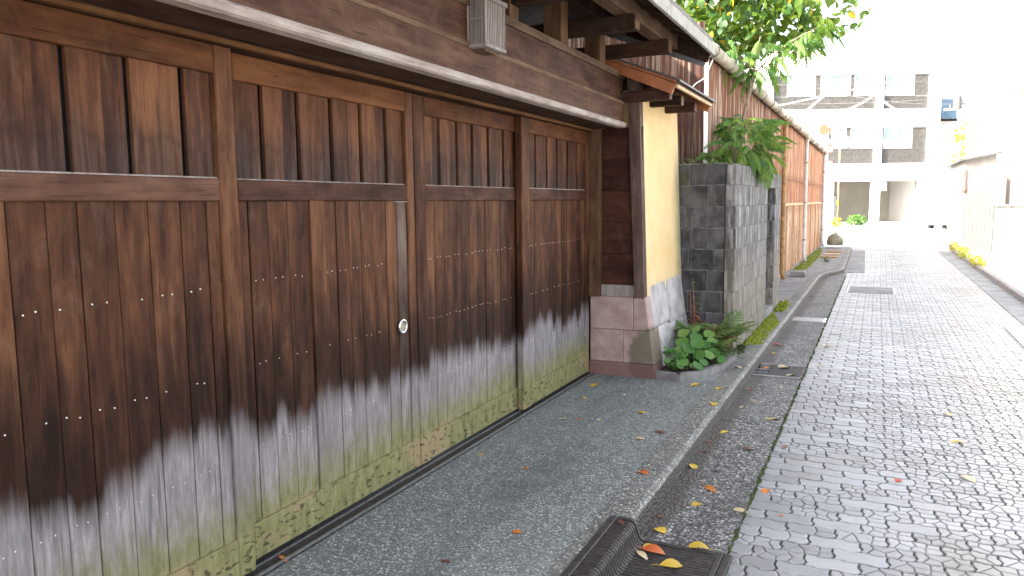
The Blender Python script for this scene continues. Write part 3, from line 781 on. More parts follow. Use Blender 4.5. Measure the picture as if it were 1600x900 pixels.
# roof frame above the beam
for yc in (1.8, 2.6, 3.41, 4.22, 5.03, 5.84): bx('roof_stud', m_stud, -2.10, -1.972, yc-.065, yc+.065, 2.579, 2.87, b=.004)
for yc in (2.6, 3.41, 4.23, 5.19, 6.10):
    a = bx('bracket_arm', m_dark, -2.32, -1.515, yc-.05, yc+.05, 2.655, 2.755, b=.004)
    bx('arm_end_cap', m_purlin, -1.5145, -1.508, yc-.048, yc+.048, 2.66, 2.752, a, 0)
bx('purlin', m_purlin, -1.665, -1.55, .55, 6.52, 2.757, 2.868, b=.006)
bx('wall_plate', m_darky, -2.12, -1.97, .55, 6.45, 2.90, 3.02, b=.004)
SL = .40
def rz(x): return 2.870+SL*(-1.607-x)
def slope_box(x0, x1, y0, y1, lo, hi):
    return MB().prism([(x0, rz(x0)+lo), (x1, rz(x1)+lo), (x1, rz(x1)+hi), (x0, rz(x0)+hi)], 'y', y0, y1)
y = .70
while y < 6.5:
    r_ = slope_box(-2.45, -1.325, y-.022, y+.022, 0., .05).build('rafter', m_dark, G)
    e = rz(-1.325)
    MB().prism([(-1.3245, e+.001), (-1.3245, e+.049), (-1.319, e+.048), (-1.319, e+.002)], 'y', y-.021, y+.021).build('rafter_tip', m_purlin, r_)
    y += .295
k = -2.45
while k < -1.33:
    b = min(k+.14, -1.31); slope_box(k+.001, b-.001, .55, 6.6, .0505, .066).build('roof_board', m_darky, G); k += .14
slope_box(-2.47, -1.285, .50, 6.62, .070, .10).build('roof_covering', m_roof, G)
# rear slope keeps the roof space dark
def rzb(x): return rz(-2.45)-SL*(-2.45-x)
MB().prism([(-3.6, rzb(-3.6)+.066), (-2.472, rzb(-2.472)+.066), (-2.472, rzb(-2.472)+.10), (-3.6, rzb(-3.6)+.10)], 'y', .50, 6.62).build('rear_roof_slope', m_roof, G)
bx('rear_wall_board', m_darky, -3.05, -3.0, .5, 6.5, 2.05, 2.95)
bx('rear_tie_beam', m_darky, -2.95, -2.8, .5, 6.5, 2.45, 2.60)
# eaves fascia with joints
yy = .5
while yy < 6.62:
    y1 = min(yy+.46, 6.62)
    MB().box(-1.29, -1.262, yy+.002, y1-.002, 2.700, 2.790, .004).build('eaves_fascia', m_fascia, G); yy += .46
# barge board closing the far end of the roof, with grey flashing under it
MB().prism([(-2.40, rz(-2.40)-.10), (-1.315, rz(-1.315)-.115), (-1.265, rz(-1.265)+.045), (-2.40, rz(-2.40)+.05)], 'y', 6.56, 6.585).build('barge_board', m_darky, G)
MB().prism([(-2.40, rz(-2.40)-.165), (-1.345, rz(-1.345)-.155), (-1.325, rz(-1.325)-.10), (-2.40, rz(-2.40)-.10)], 'y', 6.588, 6.598).build('barge_flashing', m_flash, G)

# ------------------------------------------------------------------ unseen house added behind the gate to block sun
HB = thing('added_shade_house', (-8, 2, 0), 'unseen dark timber house added behind the gate to block the sun', 'house')
MB().box(-12, -4.9, -4, 6.4, -.05, 4.9).build('house_wall', m_dark, HB)
for sg, a, b in ((1, -4.4, -8.45), (-1, -12.5, -8.45)): MB().prism([(a, 4.85), (b, 6.6), (b, 6.75), (a, 5.0)], 'y', -4.5, 6.8).build('roof', m_roof, HB)
MB().prism([(-12, 4.9), (-4.9, 4.9), (-8.45, 6.6)], 'y', 6.2, 6.35).build('gable_wall', m_dark, HB)
for y in (-2, .5, 3): w = MB().box(-4.9, -4.86, y, y+1.6, .4, 2.3).build('window', m_dark, HB); MB().box(-4.86, -4.85, y+.08, y+1.52, .48, 2.22).build('pane', m_glass, w)
# ------------------------------------------------------------------ lantern on the beam
T = thing('gate_lantern', (-1.90, 3.72, 2.31), 'small pale slatted wooden box lantern fixed to the beam over the gate', 'lantern')
lx0, lx1, ly0, ly1, lz0, lz1 = -1.955, -1.846, 3.605, 3.838, 2.305, 2.565
for x in (lx0, lx1-.012):
    for y in (ly0, ly1-.012): MB().box(x, x+.012, y, y+.012, lz0, lz1, .002).build('corner_post', m_greyw, T)
MB().box(lx0-.001, lx1+.004, ly0-.004, ly1+.004, lz0, lz0+.020, .003).build('base_board', m_greyw, T)
MB().box(lx0-.001, lx1+.010, ly0-.012, ly1+.012, lz1-.022, lz1+.002, .003).build('lid', m_greyw, T)
MB().box(lx0+.02, lx1-.012, ly0+.014, ly1-.014, lz0+.02, lz1-.02).build('paper_box', m_curtain if False else m_greyw, T)
n = 11
for k in range(n):
    y = ly0+.018+(ly1-ly0-.036)*k/(n-1)
    MB().box(lx1-.010, lx1-.003, y-.0045, y+.0045, lz0+.018, lz1-.02).build('slat', m_greyw, T)
for k in range(5):
    x = lx0+.022+(lx1-lx0-.044)*k/4
    MB().box(x-.0035, x+.0035, ly0+.003, ly0+.010, lz0+.018, lz1-.02).build('slat', m_greyw, T)
for z in (2.435, 2.450): MB().box(lx0+.014, lx1-.014, ly0+.001, ly0+.012, z-.003, z+.003).build('cross_bar', m_greyw, T)
MB().box(lx0+.02, lx1-.03, ly0+.05, ly1-.05, lz0-.012, lz0-.001).build('underside_plate', m_purlin, T)

# ================================================================== WING WALL beside the gate
WW = thing('wing_wall', (-1.9, 6.9, 0), 'yellow stucco wing wall on a pink stone base under its own little roof', 'wall')
XB = lambda z: -1.657-.15*z            # battered street face of the base
XP = lambda z: -1.762-.040*(z-.69)     # plaster face
def bstone(nm, mat, xl, z0, z1, yf, yb, xr=None, b=.005):
    """stone of the base; xr None = reaches the battered street face"""
    r0 = XB(z0) if xr is None else xr; r1 = XB(z1) if xr is None else xr
    bm = bmesh.new()
    vs = [bm.verts.new(p) for p in [(xl, yf, z0), (r0, yf, z0), (r0, yb, z0), (xl, yb, z0), (xl, yf, z1), (r1, yf, z1), (r1, yb, z1), (xl, yb, z1)]]
    for f in [(3, 2, 1, 0), (4, 5, 6, 7), (0, 1, 5, 4), (1, 2, 6, 5), (2, 3, 7, 6), (3, 0, 4, 7)]: bm.faces.new([vs[i] for i in f])
    bmesh.ops.bevel(bm, geom=list(bm.edges), offset=b, segments=1, affect='EDGES')
    o = MB().frombm(bm).build(nm, mat, WW); bm.free(); return o
bstone('base_stone', m_pink, -2.26, -.05, .114, 6.326, 6.60, b=.007)
bstone('base_stone', m_pink, -2.25, .117, .403, 6.334, 6.52, xr=-1.952)
bstone('base_stone', m_pink, -1.949, .117, .403, 6.335, 6.62)
bstone('base_stone', m_pink, -2.25, .406, .690, 6.333, 6.52, xr=-1.862)
bstone('base_stone', m_pink, -1.859, .406, .690, 6.336, 6.50)
# grey rubble stones of the street side, scalloped along the top
def rubble(y0, y1, z0, z1, zt=None, prj=.0):
    mb = MB(); n = max(4, int((y1-y0)/.055)); pts = []
    for k in range(n+1):
        y = y0+(y1-y0)*k/n
        z = z1 if zt is None else zt(y)
        pts.append((y, z))
    poly = [(y0, z0), (y1, z0)]+pts[::-1]
    k = len(poly)
    vs = [(XB(z)+prj, y, z) for y, z in poly]+[(XB(z)-.12, y, z) for y, z in poly]
    ctr = (XB((z0+z1)/2)+prj+.010, (y0+y1)/2, (z0+z1)/2)
    ins = [(ctr[0]-.002, ctr[1]+(y-ctr[1])*.86, ctr[2]+(z-ctr[2])*.86) for y, z in poly]
    ins = [(XB(p[2])+prj+.008, p[1], p[2]) for p in ins]
    vs += ins
    fs = [(i, (i+1) % k, 2*k+(i+1) % k, 2*k+i) for i in range(k)]+[tuple(range(2*k, 3*k))]+[(i, k+i, k+(i+1) % k, (i+1) % k) for i in range(k)]
    return mb.add(vs, fs).build('rubble_stone', m_gstone, WW)
sc = lambda y: .775+.030*abs(math.sin((y-6.5)*math.pi/.17))+.05*(y-6.5)
rubble(6.505, 7.05, .41, .76, sc)
rubble(7.056, 7.70, .38, .78, sc)
rubble(6.625, 6.98, -.03, .402)
rubble(6.986, 7.36, -.03, .376)
rubble(7.366, 7.70, -.03, .376)
MB().box(-2.2, -1.80, 6.40, 7.695, -.05, .68).build('wall_core', m_mortar, WW)
# stucco body
mb = MB(); z0, z1 = .688, 2.44
vs = []
for y in (6.421, 7.70):
    vs += [(-2.14, y, z0), (XP(z0), y, z0), (XP(z1), y, z1), (-2.14, y, z1)]
mb.add(vs, [(0, 1, 2, 3), (7, 6, 5, 4), (1, 5, 6, 2), (0, 3, 7, 4), (3, 2, 6, 7), (0, 4, 5, 1)])
mb.build('stucco_panel', m_plaster, WW)
# little roof: ridge along the wall, copper toned barge, tan eave edge, bracket arms
RS = .40
def wz(x): return 2.445+RS*(-1.50-x)
MB().prism([(-2.20, wz(-2.20)), (-1.47, wz(-1.47)), (-1.47, wz(-1.47)+.018), (-2.20, wz(-2.20)+.018)], 'y', 6.18, 7.66).build('roof_underboard', m_darky, WW)
k = 6.16
while k < 7.66:
    e = min(k+.30, 7.70)
    MB().prism([(-2.2, wz(-2.2)+.021), (-1.445, wz(-1.445)+.021), (-1.445, wz(-1.445)+.036+U(0, .004)), (-2.2, wz(-2.2)+.036)], 'y', k, e-.003).build('roof_sheet', m_roof, WW); k += .30
MB().prism([(-2.62, wz(-2.2)-.42*RS), (-2.201, wz(-2.201)), (-2.201, wz(-2.201)+.036), (-2.62, wz(-2.2)-.42*RS+.036)], 'y', 6.18, 7.66).build('rear_roof_slope', m_roof, WW)
MB().prism([(-2.16, wz(-2.16)-.075), (-1.515, wz(-1.515)-.098), (-1.482, wz(-1.482)-.002), (-2.16, wz(-2.16)-.002)], 'y', 6.185, 6.205).build('barge_board', m_copper, WW)
MB().prism([(-2.16, wz(-2.16)+.002), (-1.475, wz(-1.475)+.002), (-1.475, wz(-1.475)+.022), (-2.16, wz(-2.16)+.022)], 'y', 6.170, 6.1845).build('barge_cap', m_copper, WW)
MB().prism([(-2.16, wz(-2.16)-.09), (-1.515, wz(-1.515)-.095), (-1.482, wz(-1.482)-.002), (-2.16, wz(-2.16)-.002)], 'y', 7.62, 7.645).build('barge_board', m_copper, WW)
bv = MB().box(-1.492, -1.470, 6.206, 7.62, wz(-1.47)-.030, wz(-1.47)-.002, .003).build('eave_edge', m_tan, WW)
for y in (6.30, 6.72, 7.25):
    MB().box(-2.10, -1.555, y-.045, y+.045, 2.325, 2.405, .004).build('bracket_arm', m_dark, WW)
    MB().box(-1.5545, -1.549, y-.043, y+.043, 2.328, 2.402, 0).build('arm_end', m_purlin, WW)
MB().box(-1.70, -1.62, 6.21, 7.62, 2.406, 2.452, .004).build('roof_plate', m_darky, WW)
MB().box(-2.13, -1.86, 6.425, 7.62, 2.44, 2.60).build('gable_fill', m_darky, WW)

# ================================================================== CONCRETE BLOCK WALL
BW = thing('block_wall', (-1.3, 9.3, 0), 'blackened concrete block enclosure wall beside the yellow wall, overgrown on top', 'wall')
CH = .2106
def blk(x0, x1, y0, y1, k, mat, z1=None):
    z0 = k*CH-.02
    bm = bmesh.new(); bmesh.ops.create_cube(bm, size=1.)
    zt = (z0+CH-.009) if z1 is None else z1
    j = lambda: U(-.0025, .0025)
    for v in bm.verts: v.co = Vector(((x0+x1)/2+v.co.x*(x1-x0), (y0+y1)/2+v.co.y*(y1-y0), (z0+zt)/2+v.co.z*(zt-z0)))
    bmesh.ops.bevel(bm, geom=list(bm.edges), offset=.005, segments=1, affect='EDGES')
    for v in bm.verts: v.co += Vector((j(), j(), j()))*.6
    o = MB().frombm(bm).build('concrete_block', mat, BW); bm.free(); return o
J = .004
for k in range(9):
    # end wall facing the gate, running back from the street wall
    xs = [-1.347, -1.51, -1.80, -2.1] if k % 2 else [-1.347, -1.70, -2.06]
    for a, b in zip(xs[:-1], xs[1:]): blk(b+J, a-J, 7.715, 7.83, k, m_bdark)
    # street wall, 10 cm thick
    ys = [7.70, 8.12, 8.51, 8.90, 9.30, 9.70, 10.10] if k % 2 else [7.70, 7.90, 8.31, 8.71, 9.10, 9.50, 9.90, 10.10]
    for a, b in zip(ys[:-1], ys[1:]):
        zt = None
        if k == 8: zt = k*CH-.02+CH-.009+U(-.018, .006)
        blk(-1.345, -1.245, a+J, b-J, k, m_blight, zt)
    if k == 8: blk(-1.345, -1.245, 10.10+J, 10.90-J, k, m_blight, k*CH+.165)
    ys = [10.90, 11.30, 11.56] if k % 2 else [10.90, 11.10, 11.56]
    for a, b in zip(ys[:-1], ys[1:]): blk(-1.345, -1.245, a+J, b-J, k, m_blight)
    for a, b in ([(-1.35, -1.75), (-1.75, -2.0)] if k % 2 else [(-1.35, -1.55), (-1.55, -2.0)]): blk(b+J, a-J, 11.44, 11.55, k, m_bdark)
mo = MB().box(-2.05, -1.352, 7.722, 7.822, -.05, 1.875).box(-1.338, -1.252, 7.706, 10.096, -.05, 1.862).box(-1.338, -1.252, 10.905, 11.555, -.05, 1.862).box(-1.98, -1.352, 11.447, 11.543, -.05, 1.862)
mo.build('mortar_joints', m_mortar, BW)
MB().box(-1.36, -1.24, 10.10, 10.90, -.05, .10, .005).build('doorstep', m_edge, BW)
MB().box(-2.0, -1.36, 7.84, 11.43, -.05, 1.55).build('earth_fill', m_soil, BW)

# moss on the strip between wall and kerb
def moss(nm, poly, mat, zt, hmax=.03, n=240):
    bm = MB(); xs = [p[0] for p in poly]; ys = [p[1] for p in poly]
    def inside(x, y):
        c = False
        for i in range(len(poly)):
            (x1, y1), (x2, y2) = poly[i], poly[i-1]
            if (y1 > y) != (y2 > y) and x < (x2-x1)*(y-y1)/(y2-y1)+x1: c = not c
        return c
    k = 0
    while k < n:
        x, y = U(min(xs), max(xs)), U(min(ys), max(ys))
        if not inside(x, y): continue
        k += 1; r = U(.012, .03); h = U(.3, 1.)*hmax
        a0 = U(0, 6)
        ring = [(x+r*math.cos(a0+q*math.pi/3), y+r*math.sin(a0+q*math.pi/3), zt-.004) for q in range(6)]
        mid = [(x+.7*r*math.cos(a0+q*math.pi/3), y+.7*r*math.sin(a0+q*math.pi/3), zt+h*.7) for q in range(6)]
        bm.add(ring+mid+[(x, y, zt+h)], [(q, (q+1) % 6, 6+(q+1) % 6, 6+q) for q in range(6)]+[(6+q, 6+(q+1) % 6, 12) for q in range(6)])
    return bm.build(nm, mat, None, True, 'stuff')
moss('moss_patch', [(-1.23, 8.1), (-1.06, 8.3), (-1.05, 9.9), (-1.23, 10.8)], m_lime, 0., .018, 650)
moss('moss_patch', [(-1.24, 10.9), (-1.10, 10.9), (-1.12, 11.8), (-1.24, 11.8)], m_lime, 0., .05, 110)
moss('moss_patch', [(-1.62, 17.0), (-1.35, 17.8), (-1.38, 23.0), (-1.55, 26.0), (-1.64, 26.0)], m_lime, 0., .03, 420)
moss('moss_patch', [(-1.245, 7.72), (-1.15, 7.75), (-1.2, 8.2), (-1.245, 8.2)], m_moss, 0., .03, 60)

# ================================================================== PLANTING BED
PB = thing('planting_bed', (-1.4, 6.9, 0), 'small corner planting bed of dark soil edged with pale stone', 'planting bed')
edge = [(-1.665, 6.35), (-1.45, 6.30), (-1.33, 6.46), (-1.19, 6.86), (-1.165, 7.45)]
poly = [(-1.70, 6.62)]+[(-1.62, 6.40), (-1.46, 6.36), (-1.36, 6.50), (-1.215, 6.90), (-1.20, 7.71), (-1.80, 7.71)]
so = MB(); so.prism(poly, 'z', -.05, .055); so.build('soil', m_soil, PB)
for a, b in zip(edge[:-1], edge[1:]):
    a, b = Vector(a), Vector(b); d = (b-a).normalized(); nn = Vector((-d.y, d.x))
    w = .055
    p = [a+d*.003, b-d*.003, b-d*.003+nn*w, a+d*.003+nn*w]
    mb = MB().prism([(q.x, q.y) for q in p], 'z', -.05, .062); mb.build('edging_stone', m_edge, PB)

def leaf_round(r, n=14, cup=.18, notch=True):
    mb = MB(); vs = [(0, 0, 0)]; 
    for k in range(n):
        a = math.pi*(-.5)+2*math.pi*(k+.5)/n
        rr = r*(1+.06*math.sin(3*a)+U(-.03, .03))
        if notch and (k in (0, n-1)): rr *= .72
        vs.append((rr*math.cos(a), rr*math.sin(a)+r*.15, cup*r*(.4+.5*math.cos(2*a))+U(-.02, .02)*r))
    vs[0] = (0, -r*.15, -.10*r)
    return mb.add(vs, [(0, k+1, (k+1) % n+1) for k in range(n)])
def leaf_flat(L, W_, fold=.18, droop=.2, n=6):
    """pointed oval leaf along +y with a folded midrib"""
    vs = []; fs = []
    for k in range(n+1):
        t = k/n; w = W_*math.sin(math.pi*min(1, t*.93+.035))**.8*.5*(1.15-.3*t)
        z = -droop*L*t*t
        vs += [(-w, L*t, z+fold*w), (0, L*t, z), (w, L*t, z+fold*w)]
    for k in range(n):
        a = 3*k; fs += [(a, a+1, a+4, a+3), (a+1, a+2, a+5, a+4)]
    return MB().add(vs, fs)
def mesh_of(mb, name, mat, smooth=True, tone=None):
    me = bpy.data.meshes.new(name); me.from_pydata(mb.v, [], mb.f); me.materials.append(mat)
    if smooth: me.polygons.foreach_set('use_smooth', [True]*len(me.polygons))
    if tone: 
        a = me.attributes.new('tone', 'FLOAT', 'FACE'); a.data.foreach_set('value', [tone]*len(mb.f))
    return me
def append(dst, mb, mat):
    o = len(dst.v); dst.v += [tuple(mat @ Vector(v)) for v in mb.v]; dst.f += [tuple(i+o for i in f) for f in mb.f]
def xf(loc, rx=0, ry=0, rz_=0, s=1.):
    return Matrix.Translation(Vector(loc)) @ Matrix.Rotation(rz_, 4, 'Z') @ Matrix.Rotation(ry, 4, 'Y') @ Matrix.Rotation(rx, 4, 'X') @ Matrix.Diagonal((s, s, s, 1))

RL = [mesh_of(leaf_round(1.), 'leaf', m_round) for _ in range(4)]
def round_plant(name, loc, leaves, label, group=None):
    t = thing(name, loc, label, 'plant', group)
    for (x, y, z, r, tx, ty) in leaves:
        lf = place(random.choice(RL), 'leaf', t, (x, y, z), (tx, ty, U(-.8, .8)), r)
        st = MB().tube([(loc[0]+(x-loc[0])*.35, loc[1]+(y-loc[1])*.35, .05), (loc[0]+(x-loc[0])*.75, loc[1]+(y-loc[1])*.75, z*.7), (x, y, z)], [.0035, .003, .0025], 5)
        st.build('leaf_stalk', m_round, t, True)
# low clump at the left end of the bed: small round leaves
lv = []
for k in range(19):
    a = U(0, 6.28); rr = U(.03, .15)
    lv.append((-1.56+rr*math.cos(a), 6.50+rr*.8*math.sin(a), U(.10, .22), U(.028, .040), U(.25, .75), U(-.3, .5)))
round_plant('round_leaf_plant', (-1.56, 6.50, .05), lv, 'low clump of small round green leaves at the stone wall corner')
lv = [(-1.34, 6.50, .10, .05, .5, .5), (-1.47, 6.52, .20, .055, .8, -.3), (-1.37, 6.60, .27, .06, .9, .1), (-1.28, 6.66, .17, .05, .7, .5), (-1.42, 6.78, .36, .05, .8, 0), (-1.43, 6.56, .23, .062, .8, .1), (-1.36, 6.62, .17, .058, .7, .4), (-1.50, 6.62, .27, .060, .7, -.2), (-1.40, 6.70, .30, .055, .9, .2), (-1.31, 6.58, .12, .045, .6, .5), (-1.46, 6.46, .13, .055, .7, 0), (-1.33, 6.74, .24, .050, .8, .3), (-1.52, 6.74, .33, .058, .7, -.1), (-1.38, 6.52, .09, .040, .5, .3)]
round_plant('round_leaf_plant', (-1.42, 6.60, .05), lv, 'clump of large round glossy leaves in the middle of the planting bed')
lv = [(-1.27, 6.80, .16, .055, .8, .5), (-1.23, 6.92, .12, .048, .8, .6), (-1.30, 6.90, .24, .05, .8, .3), (-1.21, 6.84, .10, .04, .9, .7), (-1.34, 6.96, .30, .05, .7, .2)]
round_plant('round_leaf_plant', (-1.29, 6.88, .05), lv, 'round leaves at the kerb end of the planting bed, beside ferns')
def frond_fern(L, n=11, w=.32, droop=.45):
    mb = MB(); P = lambda t: Vector((0, L*t*(1-.12*t), L*(.55*t-droop*1.6*t*t)))
    mb.tube([P(k/6) for k in range(7)], [.0022]*6+[.001], 4)
    for k in range(1, n+1):
        t = k/(n+.5); p = P(t); l = L*w*math.sin(math.pi*min(.97, t*.8+.16))
        for sgn in (-1, 1):
            append(mb, leaf_flat(l, l*.24, .1, .25, 3), xf(p, -.15, 0, -sgn*(1.15-.25*t)))
    return mb
FM = [mesh_of(frond_fern(1., 11, .30, .4+.1*k), 'frond', m_fern) for k in range(3)]
def fern(loc, n, L, label, tilt=(.1, .5)):
    t = thing('fern', loc, label, 'fern')
    for k in range(n):
        place(FM[k % 3], 'frond', t, (loc[0]+U(-.02, .02), loc[1]+U(-.02, .02), loc[2]), (U(*tilt), U(-.15, .15), U(-.4, .4)+2*math.pi*k/n), L*U(.75, 1.1))
fern((-1.46, 7.15, .08), 18, .46, 'dark green fern against the blackened block wall', (.5, 1.1))
fern((-1.33, 7.02, .06), 16, .38, 'dull fern spilling towards the kerb below the wall corner', (.3, .9))
fern((-1.27, 7.34, .14), 15, .42, 'narrow leaved fern hanging at the corner of the block wall', (.5, 1.0))
# dead reddish stems
t = thing('withered_plant', (-1.30, 7.15, .05), 'withered reddish brown plant among the ferns at the kerb', 'plant')
for k in range(14):
    a = U(0, 6.28); x, y = -1.30+U(-.06, .06), 7.18+U(-.1, .1)
    pts = [(x, y, .04), (x+.04*math.cos(a), y+.04*math.sin(a), U(.15, .25)), (x+.10*math.cos(a), y+.10*math.sin(a), U(.26, .38))]
    s_ = MB().tube(pts, [.003, .0025, .0015], 4).build('stem', m_redleaf, t, True)
    mb = MB()
    for q in range(5): append(mb, leaf_flat(.055, .018, .2, .5, 3), xf(Vector(pts[1]).lerp(Vector(pts[2]), q/4), U(-1.2, .3), 0, U(0, 6.28)))
    mb.build('dry_leaves', m_redleaf, t, True)
t = thing('red_stem_weed', (-1.62, 7.58, .05), 'tall thin weed with red stems in the corner between grey stone and block wall', 'weed')
for k in range(5):
    x, y = -1.60+U(-.05, .05), 7.56+U(-.05, .05); h = U(.5, .82)
    s_ = MB().tube([(x, y, .04), (x+U(-.02, .02), y, h*.5), (x+U(-.05, .05), y-.02, h)], [.004, .003, .0018], 5).build('stem', m_redleaf, t, True)
    for q in range(6):
        mb = MB(); append(mb, leaf_flat(U(.05, .085), .026, .2, .4, 4), xf((x+U(-.02, .02), y, h*(.45+.1*q)), U(-.5, .4), 0, U(0, 6.28)))
        mb.build('leaf', m_fern if q > 3 else m_redleaf, t, True)
for (x, y, lb) in [(-1.20, 11.7, 'tuft of bright weeds at the foot of the second block pier'), (-1.22, 8.0, 'small weed tuft at the street foot of the block wall')]:
    t = thing('weed_tuft', (x, y, 0), lb, 'weed')
    for k in range(16):
        mb = MB(); append(mb, leaf_flat(U(.08, .17), .022, .1, .5, 4), xf((x+U(-.04, .04), y+U(-.08, .08), .0), U(.5, 1.2), 0, U(0, 6.28)))
        mb.build('blade', m_weed if x > -1.21 else m_moss, t, True)

# ================================================================== RUSTY SHED
SH = thing('rusty_shed', (-2.6, 17.5, 0), 'long shed clad in rusty corrugated iron along the lane, with tan battens', 'shed')
SX = -1.66
def corr(w, z0, z1, pitch=.076, amp=.010):
    mb = MB(); n = int(round(w/pitch))*6; vs = []
    for k in range(n+1):
        y = w*k/n; x = amp*math.sin(2*math.pi*y/pitch)
        vs += [(x, y, z0), (x, y, z1)]
    return mb.add(vs, [(2*k, 2*k+2, 2*k+3, 2*k+1) for k in range(n)])
PWD = .76
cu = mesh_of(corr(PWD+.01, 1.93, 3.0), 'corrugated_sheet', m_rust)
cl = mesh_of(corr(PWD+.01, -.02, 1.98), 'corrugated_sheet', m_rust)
yy = 8.27; i = 0
while yy < 26.9:
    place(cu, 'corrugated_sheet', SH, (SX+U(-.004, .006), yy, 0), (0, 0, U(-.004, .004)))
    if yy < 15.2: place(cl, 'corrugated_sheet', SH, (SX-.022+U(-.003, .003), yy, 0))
    yy += PWD
yy = 15.3
tp = mesh_of(corr(PWD+.01, .03, 1.42, .12, .006), 'tin_panel', m_rust_low)
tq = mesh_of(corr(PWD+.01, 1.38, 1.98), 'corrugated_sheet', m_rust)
while yy < 26.9:
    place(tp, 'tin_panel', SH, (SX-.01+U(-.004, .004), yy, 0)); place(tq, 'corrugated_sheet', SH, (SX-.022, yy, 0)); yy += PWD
# end wall towards the gate
ce = mesh_of(corr(1.0, 1.2, 3.35), 'end_sheet', m_rust_end)
for k in range(3): place(ce, 'end_sheet', SH, (SX-.02-k*.98, 8.25+.006*k, 0), (0, 0, math.pi/2))
MB().box(SX-.012, SX+.022, 8.215, 8.268, 1.0, 2.98, .003).build('corner_trim', m_whitesign, SH)
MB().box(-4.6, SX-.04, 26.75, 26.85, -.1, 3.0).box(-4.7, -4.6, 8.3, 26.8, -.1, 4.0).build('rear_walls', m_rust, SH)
MB().box(SX-.05, SX+.02, 8.3, 26.9, -.1, .02).build('footing', m_edge, SH)
# roof: corrugated, sloping up away from the street
RSL = .33
k = 8.1
while k < 26.95:
    e = min(k+.9, 27.05)
    mb = MB(); n = 10
    vs = []
    for q in range(n*4+1):
        y = k+(e-k+.02)*q/(n*4); dz = .012*math.sin(2*math.pi*q/4)
        vs += [(-1.545, y, 3.07+dz), (-4.8, y, 3.07+3.255*RSL+dz)]
    mb.add(vs, [(2*q, 2*q+2, 2*q+3, 2*q+1) for q in range(n*4)]); mb.build('roof_sheet', m_greyroof, SH); k += .9
MB().box(-4.75, SX-.03, 8.3, 8.33, 2.9, 3.05).build('end_plate', m_dark, SH)
# half-round gutter with straps
gy = 7.75
while gy < 26.9:
    e = min(gy+1.8, 27.0)
    MB().tube([(-1.565, gy, 3.02), (-1.565, e-.004, 3.02)], .062, 12).build('gutter_pipe', m_gut, SH, True)
    gy = e if e < 26.9 else 99
gy = 8.1
while gy < 26.9:
    ring = [(-1.565+.066*math.cos(a), gy, 3.02+.066*math.sin(a)) for a in [2*math.pi*q/12 for q in range(13)]]
    MB().tube(ring+[(SX+.0, gy, 2.93)], .0075, 5).build('gutter_strap', m_wire, SH); gy += .92
def pipe(y, mat, x=-1.59):
    p = MB().tube([(-1.565, y, 2.97), (x, y, 2.86), (x, y, .15), (x+.05, y, .03)], .040, 10).build('downpipe', mat, SH, True)
    MB().tube([(-1.565, y, 2.955), (-1.565, y, 3.03)], .055, 10).build('pipe_hopper', mat, p, True)
    for z in (.55, 1.45, 2.4): MB().disc((x, y, z), (0, 0, 1), .047, .03, 10).build('pipe_clip', m_pipe, p)
pipe(15.15, m_pipe); pipe(19.9, m_whitepipe); pipe(26.6, m_whitepipe)
# tan battens over the lower panels
MB().box(SX+.012, SX+.04, 15.3, 19.85, 1.40, 1.45, .004).build('horizontal_batten', m_batten, SH)
MB().box(SX+.012, SX+.04, 19.95, 26.8, 1.40, 1.45, .004).build('horizontal_batten', m_batten, SH)
for y in (16.35, 17.7, 19.2, 20.8, 22.5, 24.2, 25.6): MB().box(SX+.010, SX+.038, y-.03, y+.03, .04, 1.398 if y != 16.35 else 1.52, .004).build('upright_batten', m_batten, SH)
MB().box(SX+.02, SX+.046, 18.3, 18.36, .06, .95, .004).build('loose_batten', m_batten, SH)
MB().box(SX-.01, SX+.05, 26.85, 26.93, .0, 2.95, .004).build('corner_post', m_whitepipe, SH)
# things at the foot of the shed
def boulder(name, loc, r, mat, label, cat='rock'):
    bm = bmesh.new(); bmesh.ops.create_icosphere(bm, subdivisions=3, radius=1.)
    from mathutils import noise as nz
    for v in bm.verts:
        d = 1+.28*nz.noise(v.co*1.6+Vector(loc))+.10*nz.noise(v.co*4.2)
        v.co = Vector((v.co.x*r[0]*d, v.co.y*r[1]*d, max(-.25*r[2], v.co.z*r[2]*d)))
    o = MB().frombm(bm); o.v = [(v[0]+loc[0], v[1]+loc[1], v[2]+loc[2]) for v in o.v]
    o = o.build(name, mat, None, True, off=loc); bm.free(); tag(o, label, cat); return o
boulder('garden_boulder', (-1.20, 26.4, .17), (.24, .28, .32), m_rock, 'dark mossy boulder standing at the far corner of the rusty shed')
tag(MB().box(-1.52, -1.25, 16.1, 16.5, -.004, .10, .012).build('stone_slab', m_edge, None, off=(-1.4, 16.3, 0)), 'dark loose stone slab lying by the downpipe foot', 'stone')
for k, (y, lb) in enumerate([(21.9, 'nearest of the weathered planks laid across the shed pavement'), (23.0, 'middle plank lying across the shed pavement'), (24.2, 'farthest of the planks lying on the shed pavement')]):
    tag(MB().box(-1.33+.02*k, -.90, y-.16, y+.16, -.003, .03, .005).build('loose_plank', m_pipe if k != 1 else m_batten, None, off=(-1.1, y, 0)), lb, 'plank', 'planks on the shed pavement')
t = thing('weed_tuft', (-1.10, 20.2, 0), 'small green weed growing from the pavement before the shed', 'weed')
for k in range(18):
    mb = MB(); append(mb, leaf_flat(U(.12, .22), .04, .1, .4, 4), xf((-1.10+U(-.06, .06), 20.2+U(-.1, .1), 0), U(.5, 1.3), 0, U(0, 6.28))); mb.build('blade', m_fern, t, True)
t = thing('loose_wire', (-1.75, 7.9, 2.6), 'bent thin wire hanging between the little roof and the shed gutter', 'wire')
